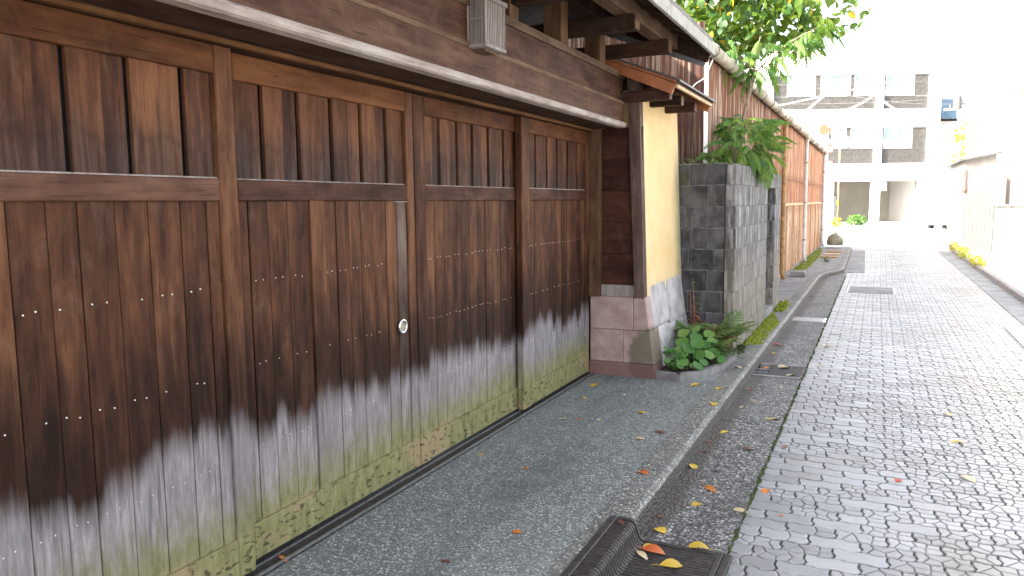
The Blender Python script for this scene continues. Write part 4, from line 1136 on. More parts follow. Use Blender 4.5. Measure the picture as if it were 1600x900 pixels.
MB().tube([(-1.66, 7.35, 2.52), (-1.70, 7.6, 2.56), (-1.67, 7.8, 2.66), (-1.62, 8.0, 2.74), (-1.57, 8.12, 2.93)], .005, 5).build('wire_strand', m_pale_wire, t, True)

# ================================================================== TREES
def limb(pts, r0, r1, n=7):
    k = len(pts); return MB().tube(pts, [r0+(r1-r0)*i/(k-1) for i in range(k)], n)
def ell(c, r):
    while True:
        p = Vector((U(-1, 1), U(-1, 1), U(-1, 1)))
        if p.length < 1: return Vector((c[0]+p.x*r[0], c[1]+p.y*r[1], c[2]+p.z*r[2])), p.length
def cam_size(p):
    v = M.inverted() @ Vector(p)
    if v.z > -.2 or abs(v.x/v.z) > .70 or abs(v.y/v.z) > .40: return 0.
    return 1./-v.z
# broad leaved tree standing behind the gate roof
BT = thing('broadleaf_tree', (-2.9, 11.6, 0), 'broad leaved tree with yellowing green leaves rising behind the gate roof', 'tree')
limb([(-2.9, 11.6, -.1), (-2.85, 11.55, 1.5), (-2.7, 11.4, 2.9), (-2.45, 11.2, 3.9), (-2.3, 11.0, 5.2)], .13, .05, 10).build('trunk', m_bark, BT, True)
BR = [[(-2.6, 11.3, 3.2), (-2.3, 10.9, 3.6), (-1.7, 10.8, 3.85), (-1.0, 10.9, 4.0)], [(-2.5, 11.2, 3.7), (-2.7, 10.5, 4.2), (-2.75, 10.0, 4.5)], [(-2.5, 11.2, 3.8), (-2.0, 10.4, 4.25), (-1.75, 9.9, 4.35)], [(-2.4, 11.1, 4.3), (-1.7, 11.3, 4.8), (-.8, 11.4, 4.6), (-.35, 11.4, 4.3)], [(-2.35, 11.05, 4.8), (-2.0, 10.5, 5.3)]]
for b in BR: limb(b, .035, .010, 6).build('branch', m_barkd, BT, True)
LB = [leaf_flat(.115, .085, .12, .25, 6), leaf_flat(.125, .080, .2, .1, 6), leaf_flat(.10, .08, .05, .35, 6)]
LBM = [mesh_of(l, 'leaf', m_broad) for l in LB]; LBY = [mesh_of(l, 'leaf', m_broadY) for l in LB]
pts = []
CL = [((-2.5, 10.3, 4.15), (.75, .8, .60), 480), ((-1.9, 10.4, 3.90), (.72, .8, .55), 720), ((-1.25, 10.8, 3.95), (.58, .7, .46), 620), ((-2.2, 10.9, 4.9), (1.2, 1.0, .7), 420), ((-.55, 11.3, 4.02), (.36, .4, .34), 70), ((-1.85, 9.6, 3.45), (.34, .4, .26), 90), ((-2.95, 10.0, 3.95), (.6, .5, .6), 240), ((-1.0, 11.2, 4.7), (.8, .7, .5), 170), ((-1.55, 10.2, 3.5), (.4, .5, .22), 120)]
for c, r, n in CL:
    # leaves gather in sprays rather than spreading evenly
    hubs = [ell(c, r)[0] for _ in range(max(4, n//16))]
    for _ in range(n):
        h = random.choice(hubs); p = h+Vector((random.gauss(0, .11), random.gauss(0, .11), random.gauss(0, .09)))
        pts.append((cam_size(p), p, (U(-1.5, .1), U(-.6, .6), U(0, 6.28)), U(.75, 1.25), c[0] > -.9))
pts.sort(key=lambda q: -q[0])
mb = MB(); tn = []; my = MB()
for i, (sz, p, ro, s_, red) in enumerate(pts):
    q = U(0, 1)
    if i < 290 and sz > 0:
        ms = LBY if q < (.22 if red else .05) else LBM
        place(random.choice(ms), 'leaf', BT, p, ro, s_)
    else:
        l = random.choice(LB); append(my if q < .04 else mb, l, xf(p, ro[0], ro[1], ro[2], s_))
        if q >= .04: tn += [U(0, 1)]*len(l.f)
mb.build('crown', m_broad, BT, True, 'stuff', tone=tn); my.build('yellow_leaves', m_broadY, BT, True, 'stuff')

# pinnate leaved sapling and bush on the block enclosure
def frond_pinn(L, n=9, w=.24, droop=.55):
    mb = MB(); P = lambda t: Vector((0, L*t*(1-.18*t), L*(.30*t-droop*t*t)))
    mb.tube([P(k/6) for k in range(7)], [.0032]*5+[.002, .0012], 4)
    for k in range(1, n+1):
        t = .12+.86*k/(n+.3); p = P(t); l = L*w*(.75+.5*math.sin(math.pi*t))*.72
        for sgn in (-1, 1):
            append(mb, leaf_flat(l, l*.26, .12, .45, 4), xf(p, -.55+U(-.15, .15), 0, -sgn*(1.1-.35*t)+U(-.1, .1)))
    append(mb, leaf_flat(L*w*.7, L*w*.18, .1, .3, 4), xf(P(.99), -.5))
    return mb
PF = [frond_pinn(1., 12+k, .235, .42+.14*k) for k in range(4)]
PM = [mesh_of(f, 'frond', m_pinn) for f in PF]; PMY = [mesh_of(f, 'frond', m_pinnY) for f in PF[:1]]
ST = thing('pinnate_sapling', (-1.50, 9.35, 1.5), 'slender sapling with drooping feathery leaves leaning over the shed gutter', 'tree')
tr = [(-1.53, 9.35, 1.5), (-1.50, 9.40, 2.2), (-1.45, 9.47, 2.55), (-1.39, 9.53, 2.85), (-1.36, 9.58, 3.0)]
limb(tr, .024, .017, 8).build('trunk', m_bark, ST, True)
LM = [[(-1.36, 9.58, 3.0), (-1.25, 9.75, 3.15), (-1.10, 9.95, 3.33), (-.95, 10.2, 3.45)], [(-1.36, 9.58, 3.0), (-1.36, 9.6, 3.2), (-1.32, 9.65, 3.42)], [(-1.36, 9.58, 3.0), (-1.50, 9.5, 3.15), (-1.62, 9.4, 3.25)], [(-1.10, 9.95, 3.33), (-.90, 10.0, 3.45), (-.72, 10.1, 3.55)]]
for b in LM: limb(b, .012, .006, 6).build('branch', m_bark, ST, True)
def fr(t, p, yaw, pitch, L, y=False):
    place(random.choice(PMY if y else PM), 'frond', t, p, (pitch, U(-.35, .35), yaw-math.pi/2), L)
for b, n in ((LM[0], 13), (LM[1], 7), (LM[2], 11), (LM[3], 12)):
    for q in range(n):
        u = (q+.5)/n*(len(b)-1); i = min(int(u), len(b)-2); p = Vector(b[i]).lerp(Vector(b[i+1]), u-i)
        fr(ST, p, U(0, 6.28), U(-.9, .1), U(.26, .42), U(0, 1) < .015)
for _ in range(8): fr(ST, Vector(LM[0][3])+Vector((U(-.1, .1), U(-.1, .1), U(-.05, .1))), U(-1., 1.2), U(-.8, .1), U(.3, .42))
for _ in range(9): fr(ST, Vector(LM[3][2])+Vector((U(-.1, .1), U(-.1, .1), U(-.05, .12))), U(-1., 1.4), U(-.7, .2), U(.3, .42))
for _ in range(8): fr(ST, Vector(LM[2][2])+Vector((U(-.2, .1), U(-.1, .2), U(-.25, .1))), U(0, 6.28), U(-1., 0), U(.24, .36))
PB2 = thing('feathery_bush', (-1.45, 9.0, 1.55), 'bright green feathery bush spilling over the top of the block wall', 'bush')
for k in range(13):
    p = (-1.48+U(-.12, .12), 9.05+U(-.6, .8), 1.5); e = (p[0]+U(-.06, .18), p[1]+U(-.2, .2), U(2.1, 2.48))
    limb([p, ((p[0]+e[0])/2+U(-.03, .03), (p[1]+e[1])/2, 1.85), e], .010, .005, 5).build('stem', m_bark, PB2, True)
for _ in range(215):
    p, q = ell((-1.39, 9.15, 2.16), (.27, .92, .30))
    yaw = math.atan2((p.y-9.15)/.9, (p.x+1.39)/.3)+U(-.9, .9)
    fr(PB2, p, yaw, U(-.35, .75) if p.z > 2.05 else U(-.9, .1), U(.20, .33), U(0, 1) < .004)
for _ in range(12): fr(PB2, Vector((-1.27+U(-.03, .05), U(8.8, 10.3), U(1.92, 2.05))), U(-.6, .6), U(-1.2, -.4), U(.24, .34))
for _ in range(14): fr(PB2, Vector((-1.55+U(-.2, .1), U(7.95, 8.5), U(1.87, 2.0))), U(-2.6, -.4), U(-.3, .6), U(.22, .32))
for (y, n) in ((7.95, 5),):
    t = thing('weed_tuft', (-1.6, 7.8, 1.87), 'small weeds sprouting on top of the block wall next to rusty iron', 'weed')
    for k in range(12):
        mb = MB(); append(mb, leaf_flat(U(.06, .12), .02, .1, .5, 4), xf((-1.6+U(-.2, .2), 7.77+U(-.04, .04), 1.86), U(.4, 1.2), 0, U(0, 6.28))); mb.build('blade', m_fern, t, True)

# ================================================================== FALLEN LEAVES
def fallen(kind):
    mb = MB(); n = 7; L, W_ = 1., {'o': .62, 'f': .85, 'n': .36}[kind]
    vs = []; fs = []
    for k in range(n+1):
        t = k/n
        w = W_*.5*(math.sin(math.pi*min(.985, .03+t*.95))**.75)*(1.25-.45*t if kind != 'f' else .55+.75*t)
        zc = .085*math.sin(t*math.pi*1.05)*(1 if kind != 'n' else .6)+.02
        vs += [(-w, L*(t-.5), zc+.07*w+.04*math.sin(5*t)), (0, L*(t-.5), zc-.015), (w, L*(t-.5), zc+.16*w-.03*math.sin(4*t))]
    for k in range(n):
        a = 3*k; fs += [(a, a+1, a+4, a+3), (a+1, a+2, a+5, a+4)]
    mb.add(vs, fs); mb.tube([(0, -.5, .02), (.03, -.72, .05), (.09, -.86, .02)], [.012, .010, .008], 4)
    return mb
FG = {k: fallen(k) for k in 'ofn'}
FMAT = {'yellow': m_fy, 'pale': m_fp, 'orange': m_fo, 'red': m_fr, 'brown': m_fb}
FME = {}
def leaf_on(x, y, z, col, kind, L, label, group=None):
    if (col, kind) not in FME: FME[(col, kind)] = mesh_of(FG[kind], 'fallen_leaf', FMAT[col])
    o = place(FME[(col, kind)], 'fallen_leaf', None, (x, y, z-.001), (U(-.12, .12), U(-.12, .12), U(0, 6.28)), L)
    tag(o, label, 'leaf', group or 'fallen leaves on the paving')
A = 'on the grey gravel apron'
LV = [(-2.057, 5.913, 0, 'yellow', 'n', .13, 'long yellow fallen leaf on the apron just before the pink stone base'),
 (-1.744, 5.697, 0, 'pale', 'o', .05, 'tiny pale leaf on the apron near the stone base'),
 (-1.70, 6.16, 0, 'pale', 'o', .05, 'tiny pale leaf lying closest to the pink stone corner'),
 (-1.996, 5.482, 0, 'yellow', 'o', .06, 'small yellow leaf on the apron before the last door'),
 (-1.943, 4.869, 0, 'pale', 'n', .08, 'pale leaf on the apron level with the third door'),
 (-1.70, 4.955, 0, 'pale', 'o', .05, 'small pale leaf in the middle of the apron beside a brownish one'),
 (-1.828, 4.918, 0, 'orange', 'n', .05, 'thin orange leaf fragment in the middle of the apron'),
 (-1.473, 5.248, 0, 'yellow', 'o', .07, 'small yellow leaf lying mid apron towards the kerb'),
 (-1.70, 6.02, 0, 'pale', 'n', .05, 'thin pale leaf on the far part of the apron'),
 (-1.124, 4.04, .004, 'red', 'o', .085, 'bright orange red leaf on the kerb edge of the apron'),
 (-1.23, 4.831, 0, 'brown', 'o', .08, 'dark brown curled leaf on the apron by the kerb'),
 (-1.311, 4.646, 0, 'pale', 'o', .07, 'pale yellow leaf just nearer than the dark brown curled leaf'),
 (-1.44, 3.058, 0, 'orange', 'o', .055, 'orange leaf lying on the near apron'),
 (-1.755, 3.855, 0, 'orange', 'o', .045, 'small orange leaf in the centre of the near apron'),
 (-2.10, 3.968, 0, 'yellow', 'n', .06, 'small yellow leaf on the apron close under the wicket door'),
 (-1.293, 6.25, 0, 'yellow', 'n', .13, 'long yellow leaf just in front of the planting bed edging'),
 (-1.049, 5.678, .004, 'yellow', 'o', .095, 'yellow leaf on top of the pebble kerb nearest the camera'),
 (-1.092, 6.175, .004, 'yellow', 'n', .12, 'yellow leaf on the kerb level with the planting bed front'),
 (-1.09, 7.05, .004, 'pale', 'o', .08, 'pale leaf on the kerb beside the planting bed'),
 (-2.247, 2.954, .0, 'orange', 'n', .06, 'orange leaf caught in the door track'),
 (-2.235, 2.40, .008, 'orange', 'n', .07, 'orange leaf in the track at the meeting of the near doors'),
 (-1.59, 2.672, 0, 'brown', 'n', .06, 'brown leaf at the near edge of the apron'),
 (-.893, 6.028, -.092, 'pale', 'o', .06, 'small pale leaf in the far part of the gutter by the kerb'),
 (-.815, 6.228, -.092, 'orange', 'n', .05, 'small orange leaf in the gutter before the dark drain cover'),
 (-.631, 5.774, -.092, 'yellow', 'n', .11, 'yellow leaf in the gutter touching the mossy seam'),
 (-.899, 5.315, -.092, 'yellow', 'n', .09, 'yellow leaf against the damp foot of the kerb'),
 (-.694, 4.995, -.092, 'brown', 'o', .08, 'brown leaf in the middle of the gutter'),
 (-.954, 4.526, -.092, 'yellow', 'o', .085, 'bright yellow leaf standing against the kerb face'),
 (-.783, 4.192, -.092, 'orange', 'n', .12, 'long amber leaf across the middle of the gutter'),
 (-.808, 3.942, -.092, 'yellow', 'f', .065, 'yellow leaf beside a dark red scrap in the gutter'),
 (-.865, 3.90, -.092, 'brown', 'o', .04, 'dark red leaf scrap beside the yellow leaf in the gutter'),
 (-.583, 3.949, -.092, 'pale', 'n', .10, 'pale papery leaf lying on the mossy seam near the grate'),
 (-.903, 3.552, -.092, 'yellow', 'f', .075, 'yellow leaf just above the iron grate by the kerb'),
 (-.686, 3.42, -.082, 'yellow', 'f', .095, 'golden leaf on the far rim of the iron grate'),
 (-.864, 3.298, -.084, 'red', 'o', .115, 'large red orange leaf lying on the iron grate'),
 (-.90, 3.345, -.082, 'yellow', 'n', .07, 'bright yellow narrow leaf beside the large red leaf on the grate'),
 (-.76, 3.194, -.084, 'yellow', 'f', .10, 'amber fan shaped leaf on the iron grate nearest the camera'),
 (-.90, 3.235, -.084, 'pale', 'n', .09, 'dry stick-like pale leaf on the grate below the large red leaf'),
 (-1.035, 3.34, .009, 'brown', 'n', .07, 'rust brown leaf on the raised end of the grate'),
 (-.70, 6.85, -.092, 'pale', 'n', .06, 'narrow pale leaf in the gutter before the drain cover'),
 (-.753, 7.62, -.084, 'pale', 'f', .12, 'big pale leaf on the far edge of the dark drain cover'),
 (-.66, 7.30, -.084, 'pale', 'n', .11, 'long pale leaf on the near edge of the dark drain cover'),
 (-.90, 7.57, -.09, 'orange', 'o', .08, 'orange leaf caught in the inlet hole of the drain cover'),
 (-.949, 8.862, -.092, 'red', 'o', .11, 'crimson leaf in the gutter beside the lime moss'),
 (-.93, 8.35, -.092, 'yellow', 'n', .08, 'yellow leaf in the gutter just nearer than the crimson leaf'),
 (-.80, 12.0, -.092, 'red', 'n', .08, 'red leaf in the gutter below the second block pier'),
 (-.95, 13.6, -.092, 'pale', 'o', .10, 'pale leaf far along the gutter past the block wall'),
 (-.88, 17.2, -.092, 'brown', 'o', .12, 'brown leaf gathered where the kerb bends'),
 (-.78, 17.6, -.092, 'brown', 'o', .13, 'larger brown leaf in the corner of the bending kerb'),
 (-.821, 4.50, -.092, 'brown', 'n', .06, 'dark leaf sliver in the gutter beside the bright yellow one'),
 (-.504, 4.304, -.1, 'orange', 'o', .075, 'orange leaf on the pavers beside the mossy seam'),
 (.162, 4.779, -.1, 'red', 'o', .065, 'pinkish red leaf alone in the middle of the pavers'),
 (.53, 5.714, -.1, 'yellow', 'o', .08, 'pale yellow leaf on the pavers at the middle of the lane'),
 (-.389, 3.99, -.1, 'orange', 'o', .03, 'tiny pinkish scrap on the pavers near the seam'),
 (.525, 6.436, -.1, 'pale', 'o', .09, 'whitish leaf flattened far out on the pavers'),
 (.525, 4.972, -.1, 'pale', 'o', .10, 'white flattened leaf on the pavers at the right'),
 (-.496, 5.166, -.1, 'brown', 'n', .09, 'brown leaf on the pavers touching the mossy seam'),
 (-.45, 7.9, -.1, 'pale', 'n', .10, 'pale leaf on the pavers level with the drain cover'),
 (-.46, 9.05, -.1, 'pale', 'o', .11, 'pale tan leaf on the pavers farther along the seam')]
LV += [(-.955, 5.05, -.09, 'brown', 'o', .06, 'brown curled leaf in the wet corner where kerb meets gutter, alone'),
 (-.945, 4.83, -.09, 'brown', 'n', .07, 'narrow brown leaf lying along the foot of the kerb'),
 (-.93, 6.62, -.09, 'brown', 'o', .08, 'dark brown leaf against the kerb just before the drain cover'),
 (-.95, 3.72, -.09, 'brown', 'n', .06, 'thin brown leaf at the kerb foot near the grate')]
for x, y, z, c, kd, L, lb in LV: leaf_on(x, y, z, c, kd, L, lb)

# ================================================================== THE FAR END OF THE LANE
# facade frame: u along the street front, d towards the camera, z up
FO = Vector((.06, 58.31, 0)); FE = Vector((.904, .4275, 0)); FN = Vector((.4275, -.904, 0))
def fp(u, d, z): return FO+FE*u+FN*d+Vector((0, 0, z))
def fbox(nm, mat, u0, u1, d0, d1, z0, z1, parent, kind=None):
    mb = MB(); vs = [fp(u, d, z) for z in (z0, z1) for d in (d0, d1) for u in (u0, u1)]
    mb.add(vs, [(0, 2, 3, 1), (4, 5, 7, 6), (0, 1, 5, 4), (2, 6, 7, 3), (0, 4, 6, 2), (1, 3, 7, 5)])
    return mb.build(nm, mat, parent, kind=kind)
s = .04375
uu = lambda px: (px-1372)*s
zq = lambda py: (347-py)*s-.08
B = thing('office_block', tuple(fp(0, 0, -.1)), 'white three storey block with dark brick bands at the end of the lane', 'building')
UL, UR = uu(1198), uu(1460)
fbox('ground_floor_slab', m_cave, UL, UR, -7, -.3, -.10, -.02, B)
fbox('rear_wall', m_render, UL, UR, -8., -6.9, -.1, zq(84), B)
fbox('ceiling_slab', m_render, UL, UR, -6.89, -.20, zq(280), zq(258), B)
fbox('lower_band', m_render, UL, UR, -.19, 0, zq(282), zq(255), B)
fbox('middle_band', m_render, UL, UR, -.19, 0, zq(200), zq(172), B)
fbox('roof_parapet', m_render, UL, UR, -6.89, 0, zq(120), zq(84), B)
fbox('garage_back_wall', m_cave, UL, UR, -4.6, -4.4, -.018, zq(281), B)
for px0, px1 in ((1196, 1203), (1361, 1372), (1442, 1460)):
    fbox('pier', m_render, uu(px0), uu(px1), -.35, .10, -.1, zq(84), B)
for px0, px1 in ((1290, 1301), (1434, 1441.8)): fbox('garage_pier', m_render, uu(px0), uu(px1), -.5, -.02, -.09, zq(282.1), B)
fbox('added_sun_wall', m_cave, uu(1296), uu(1300.5), -4.4, -.51, -.018, zq(281), B)  # unseen wall added to keep the sun out of the left bay
fbox('garage_side_wall', m_render, uu(1437), uu(1442), -4.4, -.51, -.018, zq(281), B)
fbox('soil_pipe', m_steel, uu(1432), uu(1434), -.40, -.30, -.05, zq(283), B)
fbox('garage_kerb', m_edge, uu(1301), uu(1435), -.3, .5, -.1, .02, B)
d_ = fbox('garage_door', m_curtain, uu(1335), uu(1347), -4.39, -4.32, 0., zq(303), B)
for a, b, c_, e in ((1334, 1335, 347, 302), (1347, 1348, 347, 302), (1334, 1348, 303, 301.6)): fbox('door_frame', m_iron, uu(a), uu(b), -4.38, -4.30, 0 if c_ == 347 else zq(c_), zq(e), d_)
def window(a, b, t, bt, split, low):
    fbox('window_pane', m_glass, uu(a), uu(b), -.16, -.13, zq(bt), zq(t), B)
    w = fbox('window', m_frame, uu(a), uu(b), -.12, -.06, zq(t+1.5), zq(t), B)
    fbox('frame_sill', m_frame, uu(a), uu(b), -.12, -.03, zq(bt), zq(bt-1.5), w)
    for q in [a, b-1.2]+[a+(b-a)*x-.6 for x in split]: fbox('mullion', m_frame, uu(q), uu(q+1.2), -.119, -.07, zq(bt-1.5), zq(t+1.5), w)
    if low: fbox('window_panel', m_curtain, uu(a+1.3), uu(b-1.3), -.128, -.121, zq(bt-1.5), zq(low), w)
window(1225, 1268, 120, 152, [.5], 134); window(1276, 1322, 120, 152, [.33, .66], 136); window(1328, 1361, 120, 152, [.6], 135); window(1376, 1420, 120, 152, [.45, .9], 138)
window(1255, 1288, 200, 232, [.5], 216); window(1296, 1318, 200, 232, [.5], 214); window(1325, 1361, 200, 232, [.6], 214); window(1376, 1420, 200, 232, [.5], 219)
BT_ = []
for a, b, t, bt in ((1203, 1225, 120, 152), (1268, 1276, 120, 152), (1322, 1328, 120, 152), (1203, 1361, 152, 172), (1372, 1376, 120, 152), (1420, 1442, 120, 152), (1372, 1442, 152, 172),
                    (1203, 1255, 200, 232), (1288, 1296, 200, 232), (1318, 1325, 200, 232), (1203, 1361, 232, 255), (1372, 1376, 200, 232), (1420, 1442, 200, 232), (1372, 1442, 232, 255)):
    p = fbox('brick_panel', m_brickm, uu(a), uu(b), -.18, -.09, zq(bt), zq(t), B)
    mb = MB(); z = zq(bt)+.012; r_ = 0
    while z < zq(t)-.06:
        u = uu(a)+(0 if r_ % 2 else -.12)
        while u < uu(b)-.02:
            u0, u1 = max(u, uu(a))+.008, min(u+.24, uu(b))-.008
            if u1-u0 > .03:
                o = len(mb.v); dd = -.075+U(-.006, .006)
                mb.v += [tuple(fp(*q)) for q in ((u0, dd, z), (u1, dd, z), (u1, dd, z+.068), (u0, dd, z+.068), (u0, -.09, z), (u1, -.09, z), (u1, -.09, z+.068), (u0, -.09, z+.068))]
                mb.f += [tuple(i+o for i in f) for f in ((0, 1, 2, 3), (3, 2, 6, 7), (0, 4, 5, 1), (0, 3, 7, 4), (1, 5, 6, 2))]
            u += .24
        z += .082; r_ += 1
    mb.build('brick_facing', m_brickd, p, kind='stuff')
fbox('sign_box', m_whitesign, uu(1373), uu(1379), -.3, .35, zq(297), zq(284), B)
# neighbour with the blue tiled roof
H1 = thing('blue_roofed_house', tuple(fp(uu(1482), -1, -.1)), 'pale house with a blue tiled roof right of the white block', 'house')
fbox('house_wall', m_render, uu(1466), uu(1512), -7, -1.5, -.1, zq(188), H1)
fbox('rain_pipe', m_greyroof, uu(1461.5), uu(1465), -1.5, -1.3, .6, zq(187), H1)
rf = MB(); ev = [fp(uu(1461), -1., zq(187)), fp(uu(1500), -1., zq(187)), fp(uu(1500)+3., -7.4, zq(187)), fp(uu(1461)+1., -7.4, zq(187)), fp(uu(1464)+1.5, -3.6, zq(150)), fp(uu(1494)+1.5, -3.6, zq(150))]
rf.add([tuple(v) for v in ev], [(0, 1, 5, 4), (2, 3, 4, 5), (1, 2, 5), (3, 0, 4), (3, 2, 1, 0)]); rfo = rf.build('roof', m_tilebed, H1)
e0, e1, r0, r1 = ev[0], ev[1], ev[4], ev[5]
for k in range(15):
    a, b = e0.lerp(e1, (k+.5)/15), r0.lerp(r1, (k+.5)/15)
    mb = MB().tube([tuple(a+Vector((0, 0, .05))), tuple(b+Vector((0, 0, .05)))], .05, 6); mb.build('tile_row', m_blueroof, rfo, True)
fbox('eaves_board', m_dark, uu(1461), uu(1500), -1.02, -.96, zq(189.5), zq(186.5), H1)
H2 = thing('back_house', tuple(fp(uu(1484), -14, -.1)), 'house behind whose small blue roof end shows above the tiled roof', 'house')
fbox('house_wall', m_render, uu(1468), uu(1540), -24, -14, -.1, zq(150), H2)
fbox('roof', m_blueroof, uu(1464), uu(1545), -24.4, -13.4, zq(149), zq(140), H2)
# right hand side: beige lean-to, white wall with coping, white house
SB = thing('beige_leanto', (2.6, 27.2, 0), 'beige clad lean-to with a grey sloping roof on the right of the lane', 'shed')
x0, x1 = 2.22, 3.02
MB().prism([(x0, -.05), (x1, -.05), (x1, 2.76), (x0, 2.60)], 'y', 26.02, 30.5).build('shed_wall', m_cream, SB)
k = x0
while k < x1-.01:
    MB().box(k+.004, k+.092, 25.995, 26.018, -.03, 1.75, .004).build('cladding_board', m_beige, SB); k += .1
MB().prism([(x0-.14, 2.575), (x1+.12, 2.78), (x1+.12, 2.84), (x0-.14, 2.635)], 'y', 25.75, 30.7).build('roof', m_greyroof, SB)
MB().box(x0-.03, x0+.06, 25.93, 26.0, 1.70, 2.35, .01).build('meter_box', m_redsign, SB)
WL_ = thing('white_garden_wall', (4.5, 26.2, 0), 'white garden wall with a dark coping at the right edge', 'wall')
MB().box(3.03, 12., 26.05, 26.2, -.05, 1.27).build('wall_body', m_oldwhite, WL_)
for k in range(9): MB().box(3.03+k, 4.02+k, 25.96, 26.29, 1.272, 1.325, .006).build('coping_stone', m_dark if False else m_edge, WL_)
H3 = thing('white_house', (8, 33, 0), 'tall white rendered house behind the garden wall at the right edge', 'house')
MB().box(3.9, 16, 31.0, 42, -.05, 13.0).build('house_wall', m_render, H3)
MB().prism([(3.5, 13.), (16.4, 13.), (10, 15.5)], 'y', 30.6, 42.4).build('roof', m_greyroof, H3)
w = MB().box(4.60, 5.9, 30.93, 30.995, 5.6, 7.6).build('window', m_redsign, H3); MB().box(4.68, 5.82, 30.90, 30.928, 5.68, 7.52).build('pane', m_glass, w)
MB().box(4.15, 5.4, 30.4, 30.995, 5.05, 5.13).build('canopy', m_batten, H3)
MB().box(3.92, 4.02, 30.88, 30.99, .2, 12.9).build('rain_pipe', m_beige, H3)
# utility pole with gear and a creeper
UP = thing('utility_pole', (3.85, 48, 0), 'concrete utility pole with dark fittings and a yellowing creeper', 'utility pole')
MB().tube([(3.85, 48, -.1), (3.85, 48, 12.5)], [.17, .12], 12).build('pole', m_tpole, UP, True)
for z in (6.2, 7.0, 9.6): MB().box(3.0, 4.7, 47.82, 47.9, z, z+.09, .01).build('cross_arm', m_tpole, UP)
for z, x in ((6.3, 3.3), (6.3, 4.4), (7.1, 3.4), (7.1, 4.5)): MB().tube([(x, 47.86, z), (x, 47.86, z+.22)], [.05, .03], 8).build('insulator', m_wire, UP)
MB().tube([(3.6, 47.7, 6.25), (3.6, 47.7, 6.9)], .18, 12).build('transformer', m_wire, UP)
mb = MB(); tn = []
for _ in range(150):
    z = U(1.5, 5.6); l = leaf_flat(.2, .15, .1, .3, 3); append(mb, l, xf((3.85+U(-.28, .28), 47.75+U(-.15, .1), z), U(-1.4, 0), 0, U(0, 6.28))); tn += [U(0, 1)]*len(l.f)
mb.build('creeper', m_weed, UP, True, 'stuff', tone=tn)
# convex mirror with faded red sign, and a second sign post
TM = thing('traffic_mirror', tuple(fp(uu(1289), 10, -.1)), 'double orange convex traffic mirror on a white post beyond the shed', 'traffic mirror')
k = (52.5-10)/52.5
def fq(px, py, d): 
    kk = (52.7-d)/52.7; h = 1.5
    return FO*0+Vector((0, 0, h))+(fp(uu(px), 0, (347-py)*s-.08)-Vector((0, 0, h)))*kk
b0 = fq(1289, 347, 10); top = fq(1289, 192, 10)
MB().tube([(top.x, top.y, -.1), tuple(top)], .04, 10).build('post', m_whitesign, TM, True)
for px, py, r_, yaw in ((1281, 203, .30, .25), (1297, 203, .30, -.75)):
    c = fq(px, py, 10); nrm = Vector((FN.x*math.cos(yaw)-FN.y*math.sin(yaw), FN.x*math.sin(yaw)+FN.y*math.cos(yaw), -.05))
    o = MB().disc(c+FN*.12, nrm, r_, .05, 24).build('mirror_shell', m_orange, TM)
    MB().disc(c+FN*.12-nrm.normalized()*.03, -nrm, r_*.92, .02, 24).build('mirror_face', m_mirror, o)
    MB().prism([(-r_, 0), (r_, 0), (r_*.8, .05), (-r_*.8, .05)], 'y', -.1, .15).v
RS_ = thing('banner_sign', tuple(fp(uu(1296), 6, -.1)), 'narrow faded red vertical sign with pale marks behind the mirror post', 'sign')
c0, c1 = fq(1291.5, 272, 6), fq(1298, 216, 6)
MB().tube([(c0.x-.08, c0.y, -.1), (c0.x-.08, c0.y, c1.z)], .03, 8).build('post', m_whitesign, RS_, True)
hh = (c1.z-c0.z)/5
for q in range(5):
    if q == 2: continue
    vs = []
    z0, z1 = c0.z+hh*q+.04, c0.z+hh*(q+1)-.04
    MB().box(c0.x-.04, c1.x, c0.y-.03, c0.y+.03, z0, z1, .02).build('sign_panel', m_redsign, RS_)
SP = thing('street_sign', tuple(fp(uu(1308), 14, -.1)), 'round white sign seen from behind on a thin ochre post', 'sign')
p0, p1 = fq(1308, 347, 14), fq(1308, 205, 14)
MB().tube([(p0.x, p0.y, -.1), (p0.x, p0.y, fq(1308, 236, 14).z)], .028, 10).build('post', m_tanpole, SP, True)
MB().tube([(p0.x, p0.y, fq(1308, 236, 14).z), (p0.x, p0.y, p1.z)], .035, 10).build('upper_post', m_whitesign, SP, True)
c = fq(1315, 222, 14); MB().disc(c+FN*.06, FN, .30, .03, 24).build('sign_disc', m_whitesign, SP)
c = fq(1307, 258, 14); MB().box(c.x-.16, c.x+.06, c.y-.05, c.y-.03, c.z-.28, c.z+.05, .01).build('sign_plate', m_whitesign, SP)
c = fq(1308, 315, 14); MB().disc(c, (0, 0, 1), .06, .25, 10).build('post_clamp', m_weed, SP)
# shrubs and weeds far off
def bush(name, loc, r, mat, n, L, label, cat='bush'):
    t = thing(name, loc, label, cat); mb = MB(); tn = []
    for _ in range(n):
        p, q = ell((loc[0], loc[1], loc[2]+r[2]*.9), r)
        l = leaf_flat(L, L*.6, .1, .3, 3); append(mb, l, xf(p, U(-1.2, .8), U(-.5, .5), U(0, 6.28), U(.7, 1.3))); tn += [U(0, 1)]*len(l.f)
    mb.build('foliage', mat, t, True, 'stuff', tone=tn)
    for k in range(4): MB().tube([(loc[0], loc[1], loc[2]-.05), (loc[0]+U(-.5, .5)*r[0], loc[1]+U(-.5, .5)*r[1], loc[2]+r[2]*1.2)], [.02, .008], 5).build('stem', m_barkd, t, True)
c = fq(1338, 347, 4); bush('green_shrub', (c.x, c.y, -.1), (.62, .5, .38), m_round, 420, .14, 'bright green shrub before the left garage bay of the white block')
c = fq(1307, 347, 6); bush('tan_shrub', (c.x, c.y, -.1), (.35, .3, .30), m_weed, 160, .13, 'small yellowish shrub at the foot of the sign post')
